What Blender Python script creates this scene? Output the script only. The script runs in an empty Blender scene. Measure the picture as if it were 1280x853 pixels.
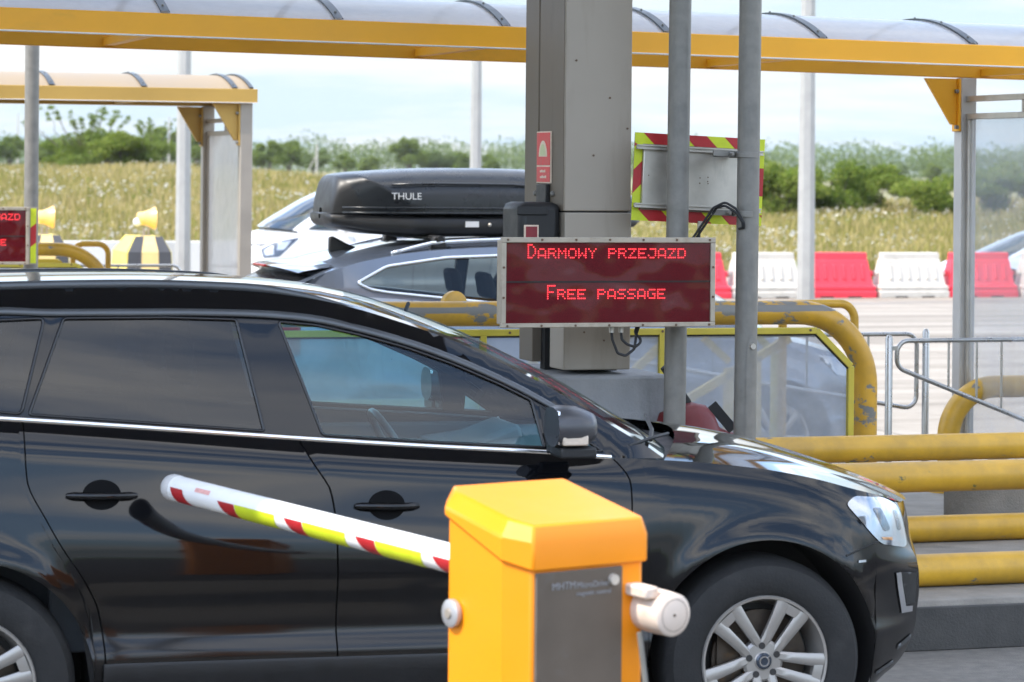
import bpy, math, random
import numpy as np
from mathutils import Vector, Matrix
from mathutils.geometry import delaunay_2d_cdt

random.seed(7)
rng = np.random.default_rng(11)
scene = bpy.context.scene
COL = scene.collection
R = math.radians
TH = 17.5                      # heading of the toll lanes against the camera's right-hand direction
CT, ST = math.cos(R(TH)), math.sin(R(TH))
CAM_H = 2.1


def W(X, Y, z=0.0):
    """lane coordinates (X along the lanes, Y across them, away) to world"""
    return (CT * X - ST * Y, ST * X + CT * Y, z)


# ------------------------------------------------------------------ tagging
def tag(o, label=None, cat=None, group=None, kind=None):
    if label: o['label'] = label
    if cat: o['category'] = cat
    if group: o['group'] = group
    if kind: o['kind'] = kind
    return o


def thing(name, label, cat, loc=(0, 0, 0), rz=TH, group=None):
    o = bpy.data.objects.new(name, None)
    o.empty_display_size = 0.2
    COL.objects.link(o)
    o.location = loc
    o.rotation_euler = (0, 0, R(rz))
    return tag(o, label, cat, group)


def lane_thing(name, label, cat, X, Y, z=0.0, rz=0.0, group=None):
    return thing(name, label, cat, W(X, Y, z), TH + rz, group)


def copy_tree(o, parent=None):
    c = o.copy()
    COL.objects.link(c)
    if parent is not None:
        c.parent = parent
    for ch in list(o.children):
        copy_tree(ch, c)
    return c


# ------------------------------------------------------------------ mesh builder
class MB:
    def __init__(s):
        s.v = []
        s.f = []

    def add(s, vs, fs):
        b = len(s.v)
        s.v.extend([tuple(p) for p in vs])
        s.f.extend([tuple(i + b for i in f) for f in fs])

    def box(s, x0, x1, y0, y1, z0, z1):
        vs = [(x0, y0, z0), (x1, y0, z0), (x1, y1, z0), (x0, y1, z0), (x0, y0, z1), (x1, y0, z1), (x1, y1, z1), (x0, y1, z1)]
        s.add(vs, [(0, 3, 2, 1), (4, 5, 6, 7), (0, 1, 5, 4), (1, 2, 6, 5), (2, 3, 7, 6), (3, 0, 4, 7)])
        return s

    def bar(s, p0, p1, w, h, up=(0, 0, 1)):
        p0, p1 = Vector(p0), Vector(p1)
        d = (p1 - p0).normalized()
        u = Vector(up)
        a = d.cross(u)
        if a.length < 1e-5:
            a = d.cross(Vector((0, 1, 0)))
        a.normalize()
        b = a.cross(d).normalized()
        vs = []
        for p in (p0, p1):
            for sa, sb in ((-1, -1), (1, -1), (1, 1), (-1, 1)):
                vs.append(p + a * sa * w / 2 + b * sb * h / 2)
        s.add(vs, [(3, 2, 1, 0), (4, 5, 6, 7), (0, 1, 5, 4), (1, 2, 6, 5), (2, 3, 7, 6), (3, 0, 4, 7)])
        return s

    def tube(s, pts, r, n=14, caps=True):
        pts = [Vector(p) for p in pts]
        rs = r if isinstance(r, (list, tuple)) else [r] * len(pts)
        m = len(pts)
        tang = []
        for i in range(m):
            a = pts[max(0, i - 1)]
            b = pts[min(m - 1, i + 1)]
            tang.append((b - a).normalized())
        t0 = tang[0]
        ref = Vector((0, 0, 1)) if abs(t0.z) < 0.9 else Vector((0, 1, 0))
        u = t0.cross(ref).normalized()
        vs = []
        for i in range(m):
            t = tang[i]
            u = (u - t * u.dot(t)).normalized()
            w = t.cross(u)
            for k in range(n):
                a = 2 * math.pi * k / n
                vs.append(pts[i] + (u * math.cos(a) + w * math.sin(a)) * rs[i])
        fs = []
        for i in range(m - 1):
            for k in range(n):
                k2 = (k + 1) % n
                fs.append((i * n + k, i * n + k2, (i + 1) * n + k2, (i + 1) * n + k))
        if caps:
            fs.append(tuple(reversed(range(n))))
            fs.append(tuple((m - 1) * n + k for k in range(n)))
        s.add(vs, fs)
        return s

    def prism(s, poly, a, b, plane='xz'):
        n = len(poly)
        def mk(p, h):
            if plane == 'xz': return (p[0], h, p[1])
            if plane == 'xy': return (p[0], p[1], h)
            return (h, p[0], p[1])
        vs = [mk(p, a) for p in poly] + [mk(p, b) for p in poly]
        fs = [tuple(range(n)), tuple(reversed(range(n, 2 * n)))]
        for i in range(n):
            j = (i + 1) % n
            fs.append((i, i + n, j + n, j))
        s.add(vs, fs)
        return s

    def lathe(s, prof, c=(0, 0, 0), axis='y', n=48, closed=False):
        """prof: list of (radius, height along axis)"""
        vs = []
        for (r, h) in prof:
            for k in range(n):
                a = 2 * math.pi * k / n
                ca, sa = math.cos(a) * r, math.sin(a) * r
                if axis == 'y': p = (c[0] + ca, c[1] + h, c[2] + sa)
                elif axis == 'z': p = (c[0] + ca, c[1] + sa, c[2] + h)
                else: p = (c[0] + h, c[1] + ca, c[2] + sa)
                vs.append(p)
        fs = []
        m = len(prof)
        for i in range(m if closed else m - 1):
            i2 = (i + 1) % m
            for k in range(n):
                k2 = (k + 1) % n
                fs.append((i * n + k, i * n + k2, i2 * n + k2, i2 * n + k))
        if not closed:
            if prof[0][0] > 1e-6: fs.append(tuple(range(n)))
            if prof[-1][0] > 1e-6: fs.append(tuple((m - 1) * n + k for k in range(n)))
        s.add(vs, fs)
        return s

    def grid(s, rows):
        """rows: list of equal-length lists of points"""
        m, n = len(rows), len(rows[0])
        vs = [p for r_ in rows for p in r_]
        fs = [(i * n + j, i * n + j + 1, (i + 1) * n + j + 1, (i + 1) * n + j) for i in range(m - 1) for j in range(n - 1)]
        s.add(vs, fs)
        return s

    def ball(s, c, r, sx=1, sy=1, sz=1, n=16, m=10):
        prof = [(max(1e-6, math.sin(math.pi * i / m)) * r, -math.cos(math.pi * i / m) * r) for i in range(m + 1)]
        vs = []
        for (rr, h) in prof:
            for k in range(n):
                a = 2 * math.pi * k / n
                vs.append((c[0] + math.cos(a) * rr * sx, c[1] + math.sin(a) * rr * sy, c[2] + h * sz))
        fs = []
        for i in range(m):
            for k in range(n):
                k2 = (k + 1) % n
                fs.append((i * n + k, i * n + k2, (i + 1) * n + k2, (i + 1) * n + k))
        s.add(vs, fs)
        return s

    def build(s, name, mat, parent=None, bevel=0.0, smooth=35, loc=None, rz=None, recalc=True, merge=False):
        me = bpy.data.meshes.new(name)
        me.from_pydata(s.v, [], s.f)
        if recalc or merge:
            import bmesh
            bm = bmesh.new()
            bm.from_mesh(me)
            if merge:
                bmesh.ops.remove_doubles(bm, verts=bm.verts, dist=1e-4)
            if recalc:
                bmesh.ops.recalc_face_normals(bm, faces=bm.faces)
            bm.to_mesh(me)
            bm.free()
        if smooth:
            me.polygons.foreach_set('use_smooth', [True] * len(me.polygons))
            if smooth < 180:
                me.set_sharp_from_angle(angle=R(smooth))
        me.materials.append(mat)
        o = bpy.data.objects.new(name, me)
        COL.objects.link(o)
        if parent is not None: o.parent = parent
        if loc is not None: o.location = loc
        if rz is not None: o.rotation_euler = (0, 0, R(rz))
        if bevel:
            b = o.modifiers.new('bevel', 'BEVEL')
            b.width = bevel
            b.segments = 2
            b.limit_method = 'ANGLE'
            b.angle_limit = R(40)
            b.harden_normals = False
        return o


def round_path(pts, r, n=8):
    """polyline with filleted corners"""
    pts = [Vector(p) for p in pts]
    out = [pts[0]]
    for i in range(1, len(pts) - 1):
        p = pts[i]
        a = (pts[i - 1] - p)
        b = (pts[i + 1] - p)
        rr = min(r, a.length * 0.48, b.length * 0.48)
        a.normalize(); b.normalize()
        ang = a.angle(b)
        if ang > math.pi - 0.02:
            out.append(p); continue
        t = min(rr / math.tan(ang / 2), (pts[i - 1] - p).length * .95, (pts[i + 1] - p).length * .95)
        rad = t * math.tan(ang / 2)
        c = p + (a + b).normalized() * (rad / math.sin(ang / 2))
        s0 = p + a * t - c
        s1 = p + b * t - c
        tot = s0.angle(s1)
        for k in range(n + 1):
            f = k / n
            out.append(c + (s0 * math.sin((1 - f) * tot) + s1 * math.sin(f * tot)) / math.sin(tot))
    out.append(pts[-1])
    return out


def pchip(tab):
    xs = [p[0] for p in tab]; ys = [p[1] for p in tab]
    if xs[0] > xs[-1]:
        xs = xs[::-1]; ys = ys[::-1]
    n = len(xs)
    h = [xs[i + 1] - xs[i] for i in range(n - 1)]
    dl = [(ys[i + 1] - ys[i]) / h[i] for i in range(n - 1)]
    m = [0.0] * n
    m[0] = dl[0]; m[-1] = dl[-1]
    for i in range(1, n - 1):
        if dl[i - 1] * dl[i] > 0:
            w1 = 2 * h[i] + h[i - 1]; w2 = h[i] + 2 * h[i - 1]
            m[i] = (w1 + w2) / (w1 / dl[i - 1] + w2 / dl[i])
    def f(x):
        if x <= xs[0]: return ys[0] + m[0] * (x - xs[0])
        if x >= xs[-1]: return ys[-1] + m[-1] * (x - xs[-1])
        lo, hi = 0, n - 1
        while hi - lo > 1:
            mid = (lo + hi) // 2
            if xs[mid] <= x: lo = mid
            else: hi = mid
        t = (x - xs[lo]) / h[lo]
        return ((1 + 2 * t) * (1 - t) ** 2 * ys[lo] + t * (1 - t) ** 2 * h[lo] * m[lo]
                + t * t * (3 - 2 * t) * ys[lo + 1] + t * t * (t - 1) * h[lo] * m[lo + 1])
    return f


def resample(poly, step, closed=True):
    out = []
    n = len(poly)
    for i in range(n if closed else n - 1):
        a, b = poly[i], poly[(i + 1) % n]
        L = math.hypot(b[0] - a[0], b[1] - a[1])
        k = max(1, int(round(L / step)))
        for j in range(k):
            t = j / k
            out.append((a[0] + (b[0] - a[0]) * t, a[1] + (b[1] - a[1]) * t))
    if not closed: out.append(poly[-1])
    return out


def round_poly(poly, r, n=4):
    """rounded corners of a 2d polygon"""
    out = []
    m = len(poly)
    for i in range(m):
        p = Vector(poly[i]); a = Vector(poly[i - 1]) - p; b = Vector(poly[(i + 1) % m]) - p
        t = min(r, a.length * .45, b.length * .45)
        A = p + a.normalized() * t; B = p + b.normalized() * t
        for k in range(n + 1):
            f = k / n
            q = A * (1 - f) ** 2 + p * 2 * f * (1 - f) + B * f * f
            out.append((q.x, q.y))
    return out


def inside(p, poly):
    x, y = p
    c = False
    j = len(poly) - 1
    for i in range(len(poly)):
        xi, yi = poly[i]; xj, yj = poly[j]
        if (yi > y) != (yj > y) and x < (xj - xi) * (y - yi) / (yj - yi) + xi:
            c = not c
        j = i
    return c


def tri_regions(outline, holes, step=0.05, bstep=0.03):
    """CDT of an outline with inner polygons; returns verts, dict region -> triangles (-1: the remainder)"""
    o = resample(outline, bstep)
    hs = [resample(h, bstep) for h in holes]
    pts = list(o); edges = [(i, (i + 1) % len(o)) for i in range(len(o))]
    for h in hs:
        b = len(pts)
        pts += h
        edges += [(b + i, b + (i + 1) % len(h)) for i in range(len(h))]
    xs = [p[0] for p in o]; ys = [p[1] for p in o]
    x = min(xs) + step / 2
    while x < max(xs):
        y = min(ys) + step / 2
        while y < max(ys):
            if inside((x, y), o): pts.append((x, y))
            y += step
        x += step
    res = delaunay_2d_cdt([Vector(p) for p in pts], edges, [], 0, 1e-5)
    V = [(p.x, p.y) for p in res[0]]
    reg = {}
    for t in res[2]:
        c = (sum(V[i][0] for i in t) / len(t), sum(V[i][1] for i in t) / len(t))
        if not inside(c, o): continue
        k = -1
        for i, h in enumerate(hs):
            if inside(c, h): k = i; break
        reg.setdefault(k, []).append(tuple(t))
    return V, reg


# ------------------------------------------------------------------ materials
MATS = {}


def nt(name):
    m = bpy.data.materials.new(name)
    m.use_nodes = True
    t = m.node_tree
    t.nodes.clear()
    return m, t


def N(t, typ, **kw):
    n = t.nodes.new(typ)
    for k, v in kw.items():
        if k in n.inputs: n.inputs[k].default_value = v
        else: setattr(n, k, v)
    return n


def noise(t, scale, detail=4, rough=.55, map_scale=(1, 1, 1), coord='Object'):
    tc = N(t, 'ShaderNodeTexCoord')
    mp = N(t, 'ShaderNodeMapping')
    mp.inputs['Scale'].default_value = map_scale
    t.links.new(tc.outputs[coord], mp.inputs['Vector'])
    nz = N(t, 'ShaderNodeTexNoise')
    nz.inputs['Scale'].default_value = scale
    nz.inputs['Detail'].default_value = detail
    nz.inputs['Roughness'].default_value = rough
    t.links.new(mp.outputs['Vector'], nz.inputs['Vector'])
    return nz


def ramp(t, src, stops):
    r_ = N(t, 'ShaderNodeValToRGB')
    e = r_.color_ramp.elements
    while len(e) < len(stops): e.new(0.5)
    for i, (p, c) in enumerate(stops):
        e[i].position = p
        e[i].color = (c[0], c[1], c[2], 1) if isinstance(c, (tuple, list)) else (c, c, c, 1)
    t.links.new(src, r_.inputs['Fac'])
    return r_


def pmat(name, col, rough=.5, metal=0.0, var=.15, scale=6.0, bump=0.0, bscale=60.0, coat=0.0, spec=.5, grime=None, gscale=3.0,
         gstretch=(1, 1, 1), gthr=(.55, .75), rvar=.1, emit=None, estr=0.0):
    if name in MATS: return MATS[name]
    m, t = nt(name)
    out = N(t, 'ShaderNodeOutputMaterial')
    p = N(t, 'ShaderNodeBsdfPrincipled')
    t.links.new(p.outputs[0], out.inputs[0])
    nz = noise(t, scale, 6, .6)
    lo = tuple(max(0, c * (1 - var)) for c in col); hi = tuple(min(1, c * (1 + var)) for c in col)
    r_ = ramp(t, nz.outputs['Fac'], [(.3, lo), (.7, hi)])
    src = r_.outputs['Color']
    if grime is not None:
        gz = noise(t, gscale, 7, .65, gstretch)
        gr = ramp(t, gz.outputs['Fac'], [(gthr[0], 0.0), (gthr[1], 1.0)])
        mx = N(t, 'ShaderNodeMix', data_type='RGBA')
        t.links.new(gr.outputs['Color'], mx.inputs[0])
        t.links.new(src, mx.inputs[6])
        mx.inputs[7].default_value = (*grime, 1)
        src = mx.outputs[2]
    t.links.new(src, p.inputs['Base Color'])
    p.inputs['Metallic'].default_value = metal
    rr = ramp(t, nz.outputs['Fac'], [(.25, max(.02, rough - rvar)), (.75, min(1, rough + rvar))])
    t.links.new(rr.outputs['Color'], p.inputs['Roughness'])
    p.inputs['Coat Weight'].default_value = coat
    p.inputs['Coat Roughness'].default_value = .03
    p.inputs['Specular IOR Level'].default_value = spec
    if bump:
        bz = noise(t, bscale, 4, .6)
        b = N(t, 'ShaderNodeBump')
        b.inputs['Strength'].default_value = bump
        b.inputs['Distance'].default_value = .01
        t.links.new(bz.outputs['Fac'], b.inputs['Height'])
        t.links.new(b.outputs['Normal'], p.inputs['Normal'])
    if emit:
        p.inputs['Emission Color'].default_value = (*emit, 1)
        p.inputs['Emission Strength'].default_value = estr
    MATS[name] = m
    return m


def glass(name, tint, refl=1.0, rough=0.0, frost=0.0, warm=False):
    """thin pane: tinted see-through plus Fresnel reflection, optional frosted share"""
    if name in MATS: return MATS[name]
    m, t = nt(name)
    out = N(t, 'ShaderNodeOutputMaterial')
    tr = N(t, 'ShaderNodeBsdfTransparent')
    tr.inputs[0].default_value = (*tint, 1)
    base = tr.outputs[0]
    if frost > 0:
        df = N(t, 'ShaderNodeBsdfTranslucent')
        df.inputs[0].default_value = (.82, .79, .75, 1) if warm else (.75, .78, .82, 1)
        dd = N(t, 'ShaderNodeBsdfDiffuse')
        dd.inputs[0].default_value = (.75, .71, .66, 1) if warm else (.55, .57, .6, 1)
        ad = N(t, 'ShaderNodeMixShader'); ad.inputs[0].default_value = .45
        t.links.new(df.outputs[0], ad.inputs[1]); t.links.new(dd.outputs[0], ad.inputs[2])
        nz = noise(t, 3.0, 5, .6)
        rr = ramp(t, nz.outputs['Fac'], [(.3, frost * .8), (.7, min(1, frost * 1.2))])
        mx = N(t, 'ShaderNodeMixShader')
        t.links.new(rr.outputs['Color'], mx.inputs[0])
        t.links.new(base, mx.inputs[1]); t.links.new(ad.outputs[0], mx.inputs[2])
        base = mx.outputs[0]
    gl = N(t, 'ShaderNodeBsdfGlossy')
    gl.inputs['Roughness'].default_value = rough
    fr = N(t, 'ShaderNodeFresnel')
    ge = N(t, 'ShaderNodeNewGeometry')          # a thin pane reflects the same from both sides
    io = N(t, 'ShaderNodeMapRange'); io.inputs[3].default_value = 1.5; io.inputs[4].default_value = 1 / 1.5
    t.links.new(ge.outputs['Backfacing'], io.inputs[0]); t.links.new(io.outputs[0], fr.inputs[0])
    mu = N(t, 'ShaderNodeMath', operation='MULTIPLY'); mu.inputs[1].default_value = refl
    t.links.new(fr.outputs[0], mu.inputs[0])
    mx = N(t, 'ShaderNodeMixShader')
    t.links.new(mu.outputs[0], mx.inputs[0])
    t.links.new(base, mx.inputs[1]); t.links.new(gl.outputs[0], mx.inputs[2])
    t.links.new(mx.outputs[0], out.inputs[0])
    MATS[name] = m
    return m


def emis(name, col, st):
    if name in MATS: return MATS[name]
    m, t = nt(name)
    out = N(t, 'ShaderNodeOutputMaterial')
    p = N(t, 'ShaderNodeBsdfPrincipled')
    nz = noise(t, 40, 2)
    r_ = ramp(t, nz.outputs['Fac'], [(.3, tuple(c * .9 for c in col)), (.7, col)])
    t.links.new(r_.outputs['Color'], p.inputs['Emission Color'])
    p.inputs['Base Color'].default_value = (*[c * .3 for c in col], 1)
    p.inputs['Emission Strength'].default_value = st
    t.links.new(p.outputs[0], out.inputs[0])
    MATS[name] = m
    return m


def worn_yellow(name, base=(.56, .305, .022), band=None, chips=.62, scrape=(.17, .165, .15)):
    """yellow paint with chips to bare grey metal; band=(z0, z1) adds a long scuffed stripe in that height range (object space)"""
    m, t = nt(name)
    out = N(t, 'ShaderNodeOutputMaterial')
    p = N(t, 'ShaderNodeBsdfPrincipled')
    t.links.new(p.outputs[0], out.inputs[0])
    nz = noise(t, 5, 6, .6)
    col = ramp(t, nz.outputs['Fac'], [(.3, tuple(c * .82 for c in base)), (.7, tuple(min(1, c * 1.12) for c in base))])
    ch = noise(t, 9, 8, .62, (.6, 1, 1))
    cm = ramp(t, ch.outputs['Fac'], [(chips, 0.0), (chips + .03, 1.0)])
    mask = cm.outputs['Color']
    if band:
        tc = N(t, 'ShaderNodeTexCoord')
        sep = N(t, 'ShaderNodeSeparateXYZ')
        t.links.new(tc.outputs['Object'], sep.inputs[0])
        mr = N(t, 'ShaderNodeMapRange'); mr.inputs[1].default_value = band[0]; mr.inputs[2].default_value = band[1]
        t.links.new(sep.outputs['Z'], mr.inputs[0])
        bell = ramp(t, mr.outputs[0], [(0.0, 0.0), (.25, .55), (.5, .62), (.75, .55), (1.0, 0.0)])
        sc = noise(t, 6, 8, .7, (.35, 1, 3))
        add = N(t, 'ShaderNodeMath', operation='ADD')
        t.links.new(bell.outputs['Color'], add.inputs[0]); t.links.new(sc.outputs['Fac'], add.inputs[1])
        bm_ = ramp(t, add.outputs[0], [(.93, 0.0), (.96, 1.0)])
        mxm = N(t, 'ShaderNodeMath', operation='MAXIMUM')
        t.links.new(mask, mxm.inputs[0]); t.links.new(bm_.outputs['Color'], mxm.inputs[1])
        mask = mxm.outputs[0]
    gr = noise(t, 2.2, 7, .7)
    gm = ramp(t, gr.outputs['Fac'], [(.46, 0.0), (.72, .7)])
    mx0 = N(t, 'ShaderNodeMix', data_type='RGBA')
    t.links.new(gm.outputs['Color'], mx0.inputs[0]); t.links.new(col.outputs['Color'], mx0.inputs[6])
    mx0.inputs[7].default_value = (.30, .19, .045, 1)
    mx = N(t, 'ShaderNodeMix', data_type='RGBA')
    t.links.new(mask, mx.inputs[0]); t.links.new(mx0.outputs[2], mx.inputs[6])
    mx.inputs[7].default_value = (*scrape, 1)
    t.links.new(mx.outputs[2], p.inputs['Base Color'])
    p.inputs['Roughness'].default_value = .42
    b = N(t, 'ShaderNodeBump'); b.inputs['Strength'].default_value = .25; b.inputs['Distance'].default_value = .004; b.invert = True
    t.links.new(mask, b.inputs['Height']); t.links.new(b.outputs['Normal'], p.inputs['Normal'])
    return m


M = dict(
    asphalt=pmat('asphalt', (.185, .17, .148), .85, var=.22, scale=14, bump=.5, bscale=150, grime=(.125, .115, .10), gscale=.8, gstretch=(.25, 1, 1), rvar=.05),
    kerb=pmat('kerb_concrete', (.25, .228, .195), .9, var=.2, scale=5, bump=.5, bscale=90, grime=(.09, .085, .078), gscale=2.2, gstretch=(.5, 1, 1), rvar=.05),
    plinth=pmat('plinth_concrete', (.27, .275, .28), .88, var=.16, scale=3.5, bump=.35, bscale=70, grime=(.15, .15, .15), gscale=4, gstretch=(1, 1, .25), rvar=.05),
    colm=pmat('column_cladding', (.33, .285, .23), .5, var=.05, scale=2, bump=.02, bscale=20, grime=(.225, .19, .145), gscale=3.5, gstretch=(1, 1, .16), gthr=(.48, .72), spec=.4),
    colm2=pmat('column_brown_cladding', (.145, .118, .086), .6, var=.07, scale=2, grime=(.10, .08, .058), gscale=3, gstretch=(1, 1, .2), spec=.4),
    gap=pmat('dark_gap', (.015, .014, .013), .8, var=.2),
    galv=pmat('galvanized_steel', (.20, .19, .17), .5, metal=.25, var=.16, scale=16, bump=.06, bscale=40, grime=(.13, .13, .125), gscale=5, gstretch=(1, 1, .3)),
    galv_far=pmat('galvanized_lamp_post', (.36, .35, .33), .5, metal=.3, var=.1, scale=4, grime=(.26, .26, .26), gscale=1.2, gstretch=(1, 1, .2)),
    stainless=pmat('handrail_steel', (.42, .41, .39), .3, metal=.9, var=.12, scale=12),
    canopy_y=pmat('canopy_yellow', (.88, .405, .013), .45, var=.06, scale=2, grime=(.5, .29, .03), gscale=2.5, gstretch=(.4, 1, 1), gthr=(.6, .85)),
    canopy_y2=pmat('canopy_pale_yellow', (.47, .285, .062), .5, var=.08, scale=2, grime=(.45, .24, .06), gscale=3, gstretch=(.5, 1, 1), gthr=(.62, .85)),
    strap=pmat('canopy_strap', (.05, .06, .068), .45, metal=.5, var=.2),
    alu=pmat('aluminium', (.50, .465, .41), .42, metal=.75, var=.12, scale=8, grime=(.34, .32, .29), gscale=7, gstretch=(1, 1, .25)),
    alu_d=pmat('aluminium_post', (.36, .315, .265), .5, metal=.4, var=.08, scale=5),
    beige=pmat('beige_frame', (.40, .345, .27), .55, metal=.2, var=.14, scale=14, grime=(.28, .22, .16), gscale=9),
    screw=pmat('rusty_screw', (.12, .07, .04), .7, var=.3, scale=60),
    black=pmat('black_plastic', (.008, .008, .0085), .55, var=.25, scale=12, bump=.08, bscale=120),
    rubber=pmat('rubber', (.02, .02, .021), .75, var=.25, scale=10, bump=.1, bscale=60),
    red=pmat('reflective_red', (.42, .018, .022), .4, var=.1, scale=20, bump=.08, bscale=180),
    lime=pmat('reflective_lime', (.58, .66, .02), .38, var=.08, scale=20, bump=.08, bscale=180),
    white=pmat('white_paint', (.8, .79, .77), .4, var=.04, scale=8, grime=(.62, .59, .54), gscale=5, gthr=(.6, .85)),
    cab=pmat('cabinet_orange', (.90, .275, .005), .38, var=.03, scale=3, bump=.03, bscale=220, spec=.4, grime=(.75, .22, .008), gscale=3, gthr=(.6, .9)),
    cabpanel=pmat('cabinet_grey_panel', (.115, .086, .062), .55, var=.12, scale=7, bump=.04, bscale=160, grime=(.16, .145, .13), gscale=4, gthr=(.55, .85)),
    tail=pmat('weathered_pvc', (.70, .57, .47), .5, var=.1, scale=14, grime=(.45, .28, .18), gscale=10, gthr=(.58, .75)),
    boomw=pmat('boom_white', (.83, .82, .8), .35, var=.03, scale=9, grime=(.66, .64, .6), gscale=6, gthr=(.6, .85)),
    pink=pmat('faded_red_print', (.75, .38, .34), .5, var=.25, scale=60),
    paint=pmat('black_car_paint', (.003, .0033, .0042), .05, var=.05, coat=0.0, spec=.55, rvar=.015),
    gloss=pmat('black_gloss_trim', (.006, .006, .007), .2, var=.1, spec=.5, rvar=.03),
    satin=pmat('satin_trim', (.09, .095, .10), .38, metal=.5, var=.1),
    chrome=pmat('chrome', (.75, .76, .78), .12, metal=1.0, var=.04, rvar=.04),
    rim=pmat('alloy_rim', (.34, .32, .295), .35, metal=.5, var=.08, scale=6, grime=(.33, .30, .27), gscale=7, gthr=(.55, .85)),
    rimdark=pmat('wheel_dark', (.03, .028, .026), .6, metal=.2, var=.3),
    brake=pmat('brake_disc', (.075, .06, .048), .45, metal=.8, var=.25, scale=20, grime=(.14, .08, .035), gscale=8),
    tyre=pmat('tyre', (.012, .0118, .0115), .8, var=.2, scale=20, bump=.25, bscale=90, grime=(.022, .021, .020), gscale=6),
    inside=pmat('car_interior', (.035, .04, .045), .8, var=.25, scale=8),
    dash=pmat('car_dashboard', (.10, .115, .12), .7, var=.15, scale=8),
    lampw=pmat('lamp_reflector', (.38, .40, .43), .18, metal=.6, var=.1, scale=20),
    lampd=pmat('lamp_recess', (.07, .085, .11), .2, metal=.6, var=.2),
    amber=pmat('amber_marker', (.8, .35, .12), .3, var=.1),
    tail_red=pmat('tail_light_red', (.3, .01, .01), .2, var=.1),
    boxlid=pmat('roof_box_plastic', (.013, .016, .020), .30, var=.12, scale=9, bump=.06, bscale=160, spec=.5),
    boxdark=pmat('roof_box_base', (.009, .009, .0095), .45, var=.15, scale=9),
    suvpaint=pmat('graphite_car_paint', (.125, .15, .195), .25, metal=.45, var=.05, coat=1.0, rvar=.03),
    whitecar=pmat('white_car_paint', (.58, .58, .58), .25, var=.02, coat=.8, rvar=.03),
    silvercar=pmat('silver_car_paint', (.62, .66, .72), .25, metal=.1, var=.02, coat=.8, rvar=.03),
    led=emis('red_leds', (1.0, .035, .05), .95),
    sticker=pmat('alarm_red', (.62, .02, .025), .45, var=.12, scale=30),
    glow=pmat('alarm_pale_green', (.52, .56, .30), .5, var=.1, scale=40),
    pale=pmat('alarm_border', (.72, .58, .45), .5, var=.1, scale=40),
    maroon=pmat('maroon_cover', (.13, .009, .010), .55, var=.2, scale=6, bump=.25, bscale=14),
    pl_red=pmat('plastic_red', (.75, .035, .06), .5, var=.06, scale=3, grime=(.55, .08, .09), gscale=5, gthr=(.6, .85)),
    pl_white=pmat('plastic_white', (.56, .515, .45), .5, var=.05, scale=3, grime=(.40, .36, .30), gscale=5, gthr=(.52, .8)),
    blk_y=pmat('kerb_block_yellow', (.72, .56, .12), .7, var=.1, scale=4, grime=(.6, .5, .25), gscale=5),
    blk_y2=pmat('kerb_block_yellow_shaded', (.70, .50, .2), .7, var=.1, scale=4, grime=(.62, .5, .3), gscale=5),  # the block's yellow with the front face's weaker light put into the colour
    blk_k=pmat('kerb_block_black', (.05, .05, .055), .7, var=.2, scale=6),
    beacon=pmat('beacon_amber', (.80, .50, .18), .3, var=.08, scale=8, emit=(1, .35, .02), estr=.12),
    beaconw=pmat('beacon_housing', (.82, .66, .42), .45, var=.08, scale=8),
    wallw=pmat('wall_concrete', (.55, .54, .51), .85, var=.1, scale=1.2, grime=(.42, .41, .39), gscale=2, gstretch=(1, 1, .3)),
    soffit=pmat('roof_soffit', (.45, .44, .42), .7, var=.08, scale=.8),
    bark=pmat('bark', (.10, .08, .06), .9, var=.3, scale=6, bump=.5, bscale=30),
    housew=pmat('house_wall', (.55, .52, .47), .8, var=.1),
    houseb=pmat('blue_roof', (.20, .42, .52), .5, var=.1),
    wood=pmat('pole_concrete', (.38, .36, .33), .85, var=.15, scale=2),
    yellow_frame=pmat('enclosure_yellow', (.50, .40, .04), .45, var=.1, scale=7, grime=(.38, .33, .06), gscale=8, gthr=(.58, .8)),
    yellow_in=pmat('inner_bar_yellow', (.68, .46, .06), .5, var=.08, scale=7),
)
M['y_u'] = worn_yellow('worn_yellow_u_rail', band=(1.325, 1.375))
M['y_scrape'] = worn_yellow('worn_yellow_scraped_pipe', band=(.675, .70), chips=.66, scrape=(.13, .12, .05))
M['y_plain'] = worn_yellow('worn_yellow_pipe', base=(.60, .335, .024), chips=.65)
M['alu_l'] = pmat('pale_canopy_post', (.52, .49, .445), .5, metal=.3, var=.08, scale=5)
M['g_front'] = glass('windscreen_glass', (.74, .90, .92), .7)
M['g_side'] = glass('front_side_glass', (.56, .82, .86), 1.35)
M['g_dark'] = glass('privacy_glass', (.05, .062, .075), 1.3)
M['g_suv'] = glass('rear_tinted_glass', (.42, .46, .46), .9)
M['g_far'] = glass('far_car_glass', (.35, .45, .48), 2.0)
M['frost'] = glass('frosted_polycarbonate', (.86, .89, .93), .5, .10, frost=.36)
M['panel'] = glass('clear_panel', (.90, .91, .92), .5, .05, frost=.16)
M['panel2'] = glass('milky_panel', (.85, .86, .87), .5, .1, frost=.66, warm=True)
M['poly'] = glass('roof_polycarbonate', (.80, .81, .86), .5, .15, frost=.8)
M['lens'] = glass('lamp_lens', (.92, .94, .96), 1.5)


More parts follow.
